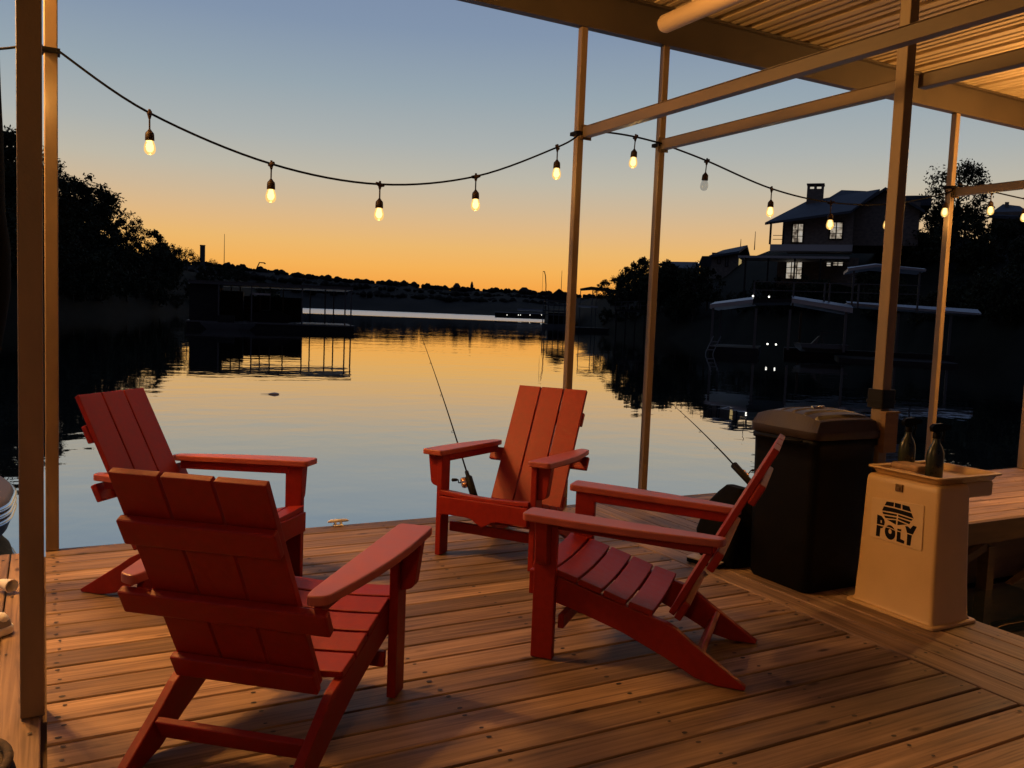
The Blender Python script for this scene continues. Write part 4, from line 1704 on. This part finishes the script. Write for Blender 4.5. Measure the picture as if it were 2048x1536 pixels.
roofplane(b, [s.L(1326, 523, 4.02), s.L(1396, 524, 4.02), s.L(1400, 536, 9), s.L(1322, 536, 9)], .3)
b.build('roof', M_HROOF, e)
b = MB()
p = s.L(1398, 527, -.8)
spot(b, p, .12)
b.build('porch_light', M_SPOT, e)
s = Site(2010, 100)
e = s.root('hilltop_house', 'dark hipped roof of a house on the hilltop at the right edge', 'house')
wallbox(1985, 424, 2060, 462, 0, 8, 'wall', M_STONE, 3)
b = MB()
roofplane(b, [s.L(1978, 430, -.4), s.L(2066, 434, -.4), s.L(2040, 412, 4), s.L(2006, 408, 4)], .3)
roofplane(b, [s.L(2006, 408, 4.02), s.L(2040, 412, 4.02), s.L(2066, 430, 9), s.L(1978, 428, 9)], .3)
b.build('roof', M_HROOF, e)
b = MB()
p, q = s.L(2010, 404, 3), s.L(2017, 420, 3)
b.box((p.x, 3.0, q.z), (q.x, 3.6, p.z))
b.build('chimney', M_STONE, e)

# --- dark docks at the end of the point
s = Site(1118, 146)
e = s.root('point_boathouse', 'dark two-level dock with peaked roof standing left of the tall post', 'boathouse')
b = MB()
g0, gp, g1 = s.L(1096, 594, 0), s.L(1118, 577, 0), s.L(1142, 594, 0)
b.prism([(g0.z - .6, g0.x), (g1.z - .6, g1.x), (g1.z, g1.x), (gp.z, gp.x), (g0.z, g0.x)], 1, 0, 9)
b.build('roof', M_DARKW, e)
b = MB()
g2, g3 = s.L(1086, 601, -2), s.L(1152, 601, -2)
for py in (601, 609, 621, 629):
    z = s.L(1118, py, -2).z
    b.box((g2.x, -2, z - .18), (g3.x, 7, z))
b.box((g2.x, -2.2, ZW - .2), (g3.x, 7, ZW + .55))
b.build('deck', M_DARKM, e)
b = MB()
z0, z1 = s.L(1118, 648, -1).z, s.L(1118, 624, -1).z
b.box((g2.x + 1.0, -1, ZW + .56), (g3.x - .5, 6, z1 - .2))
b.build('wall', M_DARKW, e)
for k in range(7):
    x = g2.x + .1 + (g3.x - g2.x - .2) * k / 6
    b = MB()
    b.box((x - .07, -2.05, ZW + .56), (x + .07, -1.93, s.L(1118, 601, -2).z - .2))
    b.build('post', M_DARKM, e)
s = Site(1090, 150)
e = s.root('lamp_pole', 'tall thin pole with hooked top above the dark point dock', 'pole')
b = MB()
p0, p1, p2, p3, p4 = s.L(1091, 604), s.L(1092, 570), s.L(1091, 552), s.L(1089, 543), s.L(1086, 543)
b.tube([(p0.x, 0, ZW), tuple(p0), tuple(p1), tuple(p2), tuple(p3), tuple(p4)], .09, 6)
b.build('pole', M_DARKW, e)
b = MB()
b.tube([tuple(p4), (p4.x, 0, p4.z - 4.2)], .025, 5)
b.build('line', M_DARKW, e)
s = Site(1200, 118)
e = s.root('canopy_dock', 'dock with a thin peaked canopy roof on slim poles before the trees', 'dock')
b = MB()
ca, cm, cb = s.L(1160, 577, 0), s.L(1183, 573, 0), s.L(1236, 580, 0)
b.prism([(ca.z - .12, ca.x), (cm.z - .3, cm.x), (cb.z - .2, cb.x), (cb.z, cb.x), (cm.z, cm.x), (ca.z, ca.x)], 1, 0, 6)
b.build('canopy_roof', M_DARKW, e)
b = MB()
p, q = s.L(1157, 609, -.5), s.L(1196, 615, -.5)
b.box((p.x, -.5, q.z), (q.x, 5, q.z + .18))
b.build('lower_roof', M_PALEM, e)
b = MB()
b.box((p.x - 1, -1, ZW - .2), (cb.x + 4, 6, ZW + .5))
b.build('floor', M_DARKW, e)
zb = q.z
for px, zt_ in ((1161, None), (1185, None), (1193, None), (1232, None)):
    u = s.L(px, 590, .1)
    b = MB()
    b.box((u.x - .05, .05, ZW + .502), (u.x + .05, .15, ca.z - .14))
    b.build('post', M_DARKM, e)
s = Site(1265, 98)
e = s.root('railed_dock', 'low dark dock with pale handrails under the right-hand trees', 'dock')
b = MB()
for py in (604, 613):
    p, q = s.L(1232, py), s.L(1292, py - 2)
    b.bar(p, q, .06)
p, q = s.L(1230, 618), s.L(1294, 618)
for k in range(6):
    x = p.x + (q.x - p.x) * k / 5
    b.bar((x, 0, p.z), (x, 0, s.L(1232, 604).z), .05)
b.build('railing', M_DARKM, e)
b = MB()
b.box((p.x, -.3, p.z - .25), (q.x, 4, p.z - .002))
for k in range(4):
    x = p.x + .2 + (q.x - p.x - .4) * k / 3
    b.box((x - .08, 0, ZW - .5), (x + .08, .16, p.z - .251))
b.build('floor', M_DARKW, e)
# --- long low marina on the far side
s = Site(1040, 470)
e = s.root('marina_shed', 'long low pale roofed marina shed far across the lake', 'marina')
p, q = s.L(990, 623), s.L(1100, 627)
b = MB()
b.box((p.x, 0, p.z - .5), (q.x, 18, p.z))
p2, q2 = s.L(1035, 617, 22), s.L(1100, 620, 22)
b.box((p2.x, 22, p2.z - .9), (q2.x, 40, p2.z))
b.build('roof', M_PALEM, e)
b = MB()
b.box((p.x, 1, ZW), (q.x, 18, p.z - .502))
b.build('hall', M_DARKW, e)
for px in (1014, 1037, 1041, 1060, 1083):
    b = MB()
    spot(b, s.L(px, 630, -.3), .17)
    b.build('dock_light', M_SPOT, e)

# --- things on the far ridge
s = Site(405, 1240)
e = s.root('water_tower', 'square concrete tower on the far ridge at left', 'tower')
p, q = s.L(400, 491), s.L(410, 535)
b = MB()
b.box((p.x, 0, q.z), (q.x, 7, p.z))
b.build('shaft', mat('far_concrete', (.10, .09, .085), .9), e)
b = MB()
b.box((p.x - .3, -.3, p.z + .02), (q.x + .3, 7.3, p.z + 1.0))
b.build('cap', mat('far_concrete_cap', (.08, .07, .065), .9), e)
for px, top, bot, lab in ((449, 468, 540, 'thin radio mast right of the square tower on the far ridge'), (1124, 541, 600, 'thin radio mast above the dark dock beside the tall post'), (1482, 478, 500, 'short thin mast above the pale walled house'), (1511, 463, 500, 'taller thin mast left of the stone house')):
    d_ = 1230 if px < 1200 else 125
    s = Site(px, d_)
    p, q = s.L(px, top), s.L(px, bot)
    b = MB()
    w_ = .55 if d_ > 500 else .07
    b.tube([(p.x, 0, q.z), (p.x, 0, p.z)], [w_, w_ * .5], 5)
    o = b.build('radio_mast', M_DARKW)
    o.location = s.o
    o.rotation_euler = (0, 0, s.a)
    tag(o, lab, 'mast', 'thin masts on the skyline')
s = Site(520, 1200)
p0, p1, p2 = s.L(512, 540), s.L(519, 525), s.L(530, 526)
b = MB()
b.tube([tuple(p0), tuple(p1), tuple(p2)], .8, 5)
b.lathe([(.5, -1.6), (1.3, -.8), (.5, 0)], tuple(p2), n=6)
o = b.build('bent_light_pole', M_DARKW)
o.location = s.o
o.rotation_euler = (0, 0, s.a)
tag(o, 'bent lamp arm rising over the far ridge', 'lamp arm')
for px, w_, h_, lab in ((456, 9, 9, 'small house roof at the foot of the left radio mast'), (912, 14, 12, 'boxy house roof on the far ridge in the middle'), (942, 6, 16, 'tall narrow house on the far ridge right of the boxy one'), (1047, 20, 10, 'broad house roof on the far ridge left of the hooked pole')):
    ds, dr, ry = interp(FAR, px)
    s = Site(px, dr - 20)
    p = s.L(px, ry)
    k = dr / FPX
    b = MB()
    b.box((-w_ * k / 2, 0, p.z - 6), (w_ * k / 2, 9, p.z + h_ * k * .55))
    b.build
    e = s.root('ridge_house', lab, 'house', 'houses on the far ridge')
    b.build('wall', M_DARKW, e)
    b = MB()
    b.prism([(p.z + h_ * k * .55 + .02, -w_ * k * .58), (p.z + h_ * k * .55 + .02, w_ * k * .58), (p.z + h_ * k + 1.5, w_ * k * .2), (p.z + h_ * k + 1.5, -w_ * k * .2)], 1, -.5, 9.5)
    b.build('roof', M_HROOF, e)

# ------------------------------------------------------------------ trees


def crown_mesh(name, seed, h, rx, n_clump, n_leaf, leaf, low=.25, tall=1.0):
    rnd = random.Random(seed)
    b = MB()
    for c in range(n_clump):
        th = rnd.uniform(0, 2 * math.pi)
        zc = rnd.uniform(low, 1.0)
        prof = math.sin(math.pi * min(1, max(0, (zc - low) / (1.02 - low))) ** .8) ** .6
        rr = rx * prof * math.sqrt(rnd.uniform(.15, 1.0))
        cx, cy, cz = rr * math.cos(th), rr * math.sin(th), h * zc
        cr = rx * rnd.uniform(.16, .34)
        for k in range(n_leaf):
            v = Vector((rnd.gauss(0, 1), rnd.gauss(0, 1), rnd.gauss(0, .8)))
            v = v.normalized() * cr * rnd.uniform(.2, 1.15)
            p = Vector((cx, cy, cz)) + v
            a = Vector((rnd.gauss(0, 1), rnd.gauss(0, 1), rnd.gauss(0, 1))).normalized()
            c2 = a.cross(Vector((rnd.gauss(0, 1), rnd.gauss(0, 1), rnd.gauss(0, 1)))).normalized()
            sz = leaf * rnd.uniform(.6, 1.4)
            b.add([p - a * sz, p + c2 * sz * .45, p + a * sz, p - c2 * sz * .45], [(0, 1, 2, 3)])
    return b


def trunk_mb(seed, h, r, rx, low):
    rnd = random.Random(seed)
    b = MB()
    pts = [(0, 0, -1.2)]
    x = y = 0
    for k in range(5):
        x += rnd.uniform(-.12, .12)
        y += rnd.uniform(-.12, .12)
        pts.append((x, y, h * .8 * (k + 1) / 5))
    b.tube(pts, [r * 1.3, r, r * .85, r * .65, r * .4, r * .12], 7)
    for k in range(9):
        t = rnd.uniform(low * .8, .75)
        a = rnd.uniform(0, 2 * math.pi)
        L = rx * rnd.uniform(.6, 1.0) * (1.1 - t * .6)
        z0 = h * t
        q = [(x * t, y * t, z0), (x * t + L * .5 * math.cos(a), y * t + L * .5 * math.sin(a), z0 + L * .35), (x * t + L * math.cos(a), y * t + L * math.sin(a), z0 + L * .75)]
        b.tube(q, [r * .4, r * .25, r * .06], 5)
    return b


KINDS = {}
for nm, seed, h, rx, nc, nl, lf, low, mm in (('dense', 11, 6.0, 2.9, 34, 60, .24, .10, M_LEAF), ('bushy', 12, 4.6, 2.7, 30, 60, .22, .08, M_LEAF2), ('open', 13, 6.8, 2.6, 26, 34, .20, .30, M_LEAF2), ('broad', 14, 7.4, 3.8, 46, 60, .26, .18, M_LEAF)):
    e = empty('tree')
    crown_mesh(nm, seed, h, rx, nc, nl, lf, low).build('crown', mm, e)
    trunk_mb(seed, h, .16, rx, low).build('trunk', M_BARK, e)
    KINDS[nm] = [e, False]


def tree(kind, p, sc, rz, label, group, sz=None):
    src = KINDS[kind]
    e = src[0] if not src[1] else copy_tree(src[0])
    src[1] = True
    e.location = p
    e.scale = (sc, sc, sz or sc)
    e.rotation_euler = (0, 0, rz)
    tag(e, label, 'tree', group)


LAB = {'dense': 'dense dark tree on the bank left of the lake', 'bushy': 'low bushy tree on the bank left of the lake', 'open': 'airy tree with gaps of sky on the left bank', 'broad': 'broad dark tree on the bank left of the lake'}
LABR = {'dense': 'dense dark tree on the slope among the right-hand houses', 'bushy': 'low bushy tree on the slope among the right-hand houses', 'open': 'airy open tree on the slope among the right-hand houses', 'broad': 'broad dark tree on the slope among the right-hand houses'}
rnd = random.Random(21)


def on_hill(tab, px, t):
    ds, dr, ry = interp(tab, px)
    top = at(px, ry, dr)
    zf = interp([(0, 0.0), (.12, .17), (.3, .36), (.5, .57), (.75, .82), (1, 1)], t)[0]
    q = at(px, 620, ds + (dr - ds) * t)
    q.z = ZW + (top.z - ZW) * zf - .3
    return q


x = -120.0
while x < 560:
    for t in (1.0, .72, .42, .15):
        if t < 1 and rnd.random() < .25:
            continue
        px = x + rnd.uniform(-9, 9)
        k = rnd.choice(['dense', 'bushy', 'open', 'broad', 'dense', 'open']) if t == 1 else rnd.choice(['dense', 'bushy', 'broad'])
        p = on_hill(LEFT, px, max(.03, min(1, t + rnd.uniform(-.08, .05))))
        sc = rnd.uniform(.62, 1.02) * (1.0 if px < 330 else .75)
        tree(k, p, sc, rnd.uniform(0, 6.28), LAB[k] + {1.0: ', up on the skyline', .72: ', below the skyline', .42: ', halfway down the bank', .15: ', low by the water'}[t], 'trees on the left bank')
    x += 21 if x < 330 else 26
x = 1215.0
while x < 2330:
    for t in (1.0, .6, .22):
        px = x + rnd.uniform(-12, 12)
        if t == 1.0 and 1310 < px < 1840:
            if px > 1540 or rnd.random() < .5:
                continue
        if t == .6 and 1500 < px < 1800:
            continue
        if t > .3 and 1395 < px < 1540:
            continue
        k = rnd.choice(['dense', 'bushy', 'open', 'broad'])
        p = on_hill(RIGHT, px, max(.05, t + rnd.uniform(-.06, .04)))
        sc = rnd.uniform(.45, .75) * (.72 if px > 1960 else 1)
        if t == 1.0 and px < 1320:
            sc *= .85
        if 1310 < px < 1840 and t == 1.0:
            sc *= .4
        if t < .5 and px < 1960:
            sc *= .7
        tree(k, p, sc, rnd.uniform(0, 6.28), LABR[k] + {1.0: ', up on the skyline', .6: ', halfway up', .22: ', low by the water'}[t], 'trees on the right slope')
    x += 30
for px, py, d_, k, sc in ((1232, 600, 112, 'dense', .62), (1256, 590, 110, 'bushy', .85), (1280, 585, 106, 'dense', .80), (1300, 585, 104, 'broad', .62), (1318, 588, 100, 'bushy', .9), (1338, 580, 100, 'dense', .62), (1362, 590, 100, 'broad', .55), (1390, 590, 96, 'bushy', .8), (1415, 590, 94, 'dense', .6)):
    tree(k, at(px, py, d_) - Vector((0, 0, 1.0)), sc, rnd.uniform(0, 6.28), {'dense': 'dense dark tree', 'bushy': 'low bushy dark tree', 'broad': 'broad dark tree'}[k] + (' left of the slim second post, at the lake end' if px < 1300 else ' below the skyline houses, right of the second post'), 'trees on the right slope')
# the big oak on the skyline behind the slim post
e = empty('oak_tree')
crown_mesh('oak', 33, 6.4, 3.3, 66, 62, .155, .22).build('crown', M_LEAF2, e)
trunk_mb(34, 6.4, .2, 3.0, .2).build('trunk', M_BARK, e)
p = at(1908, 478, 92)
e.location = p
e.scale = (.95, .95, 1.08)
tag(e, 'big round oak on the skyline behind the slim post right of the stone house', 'tree')
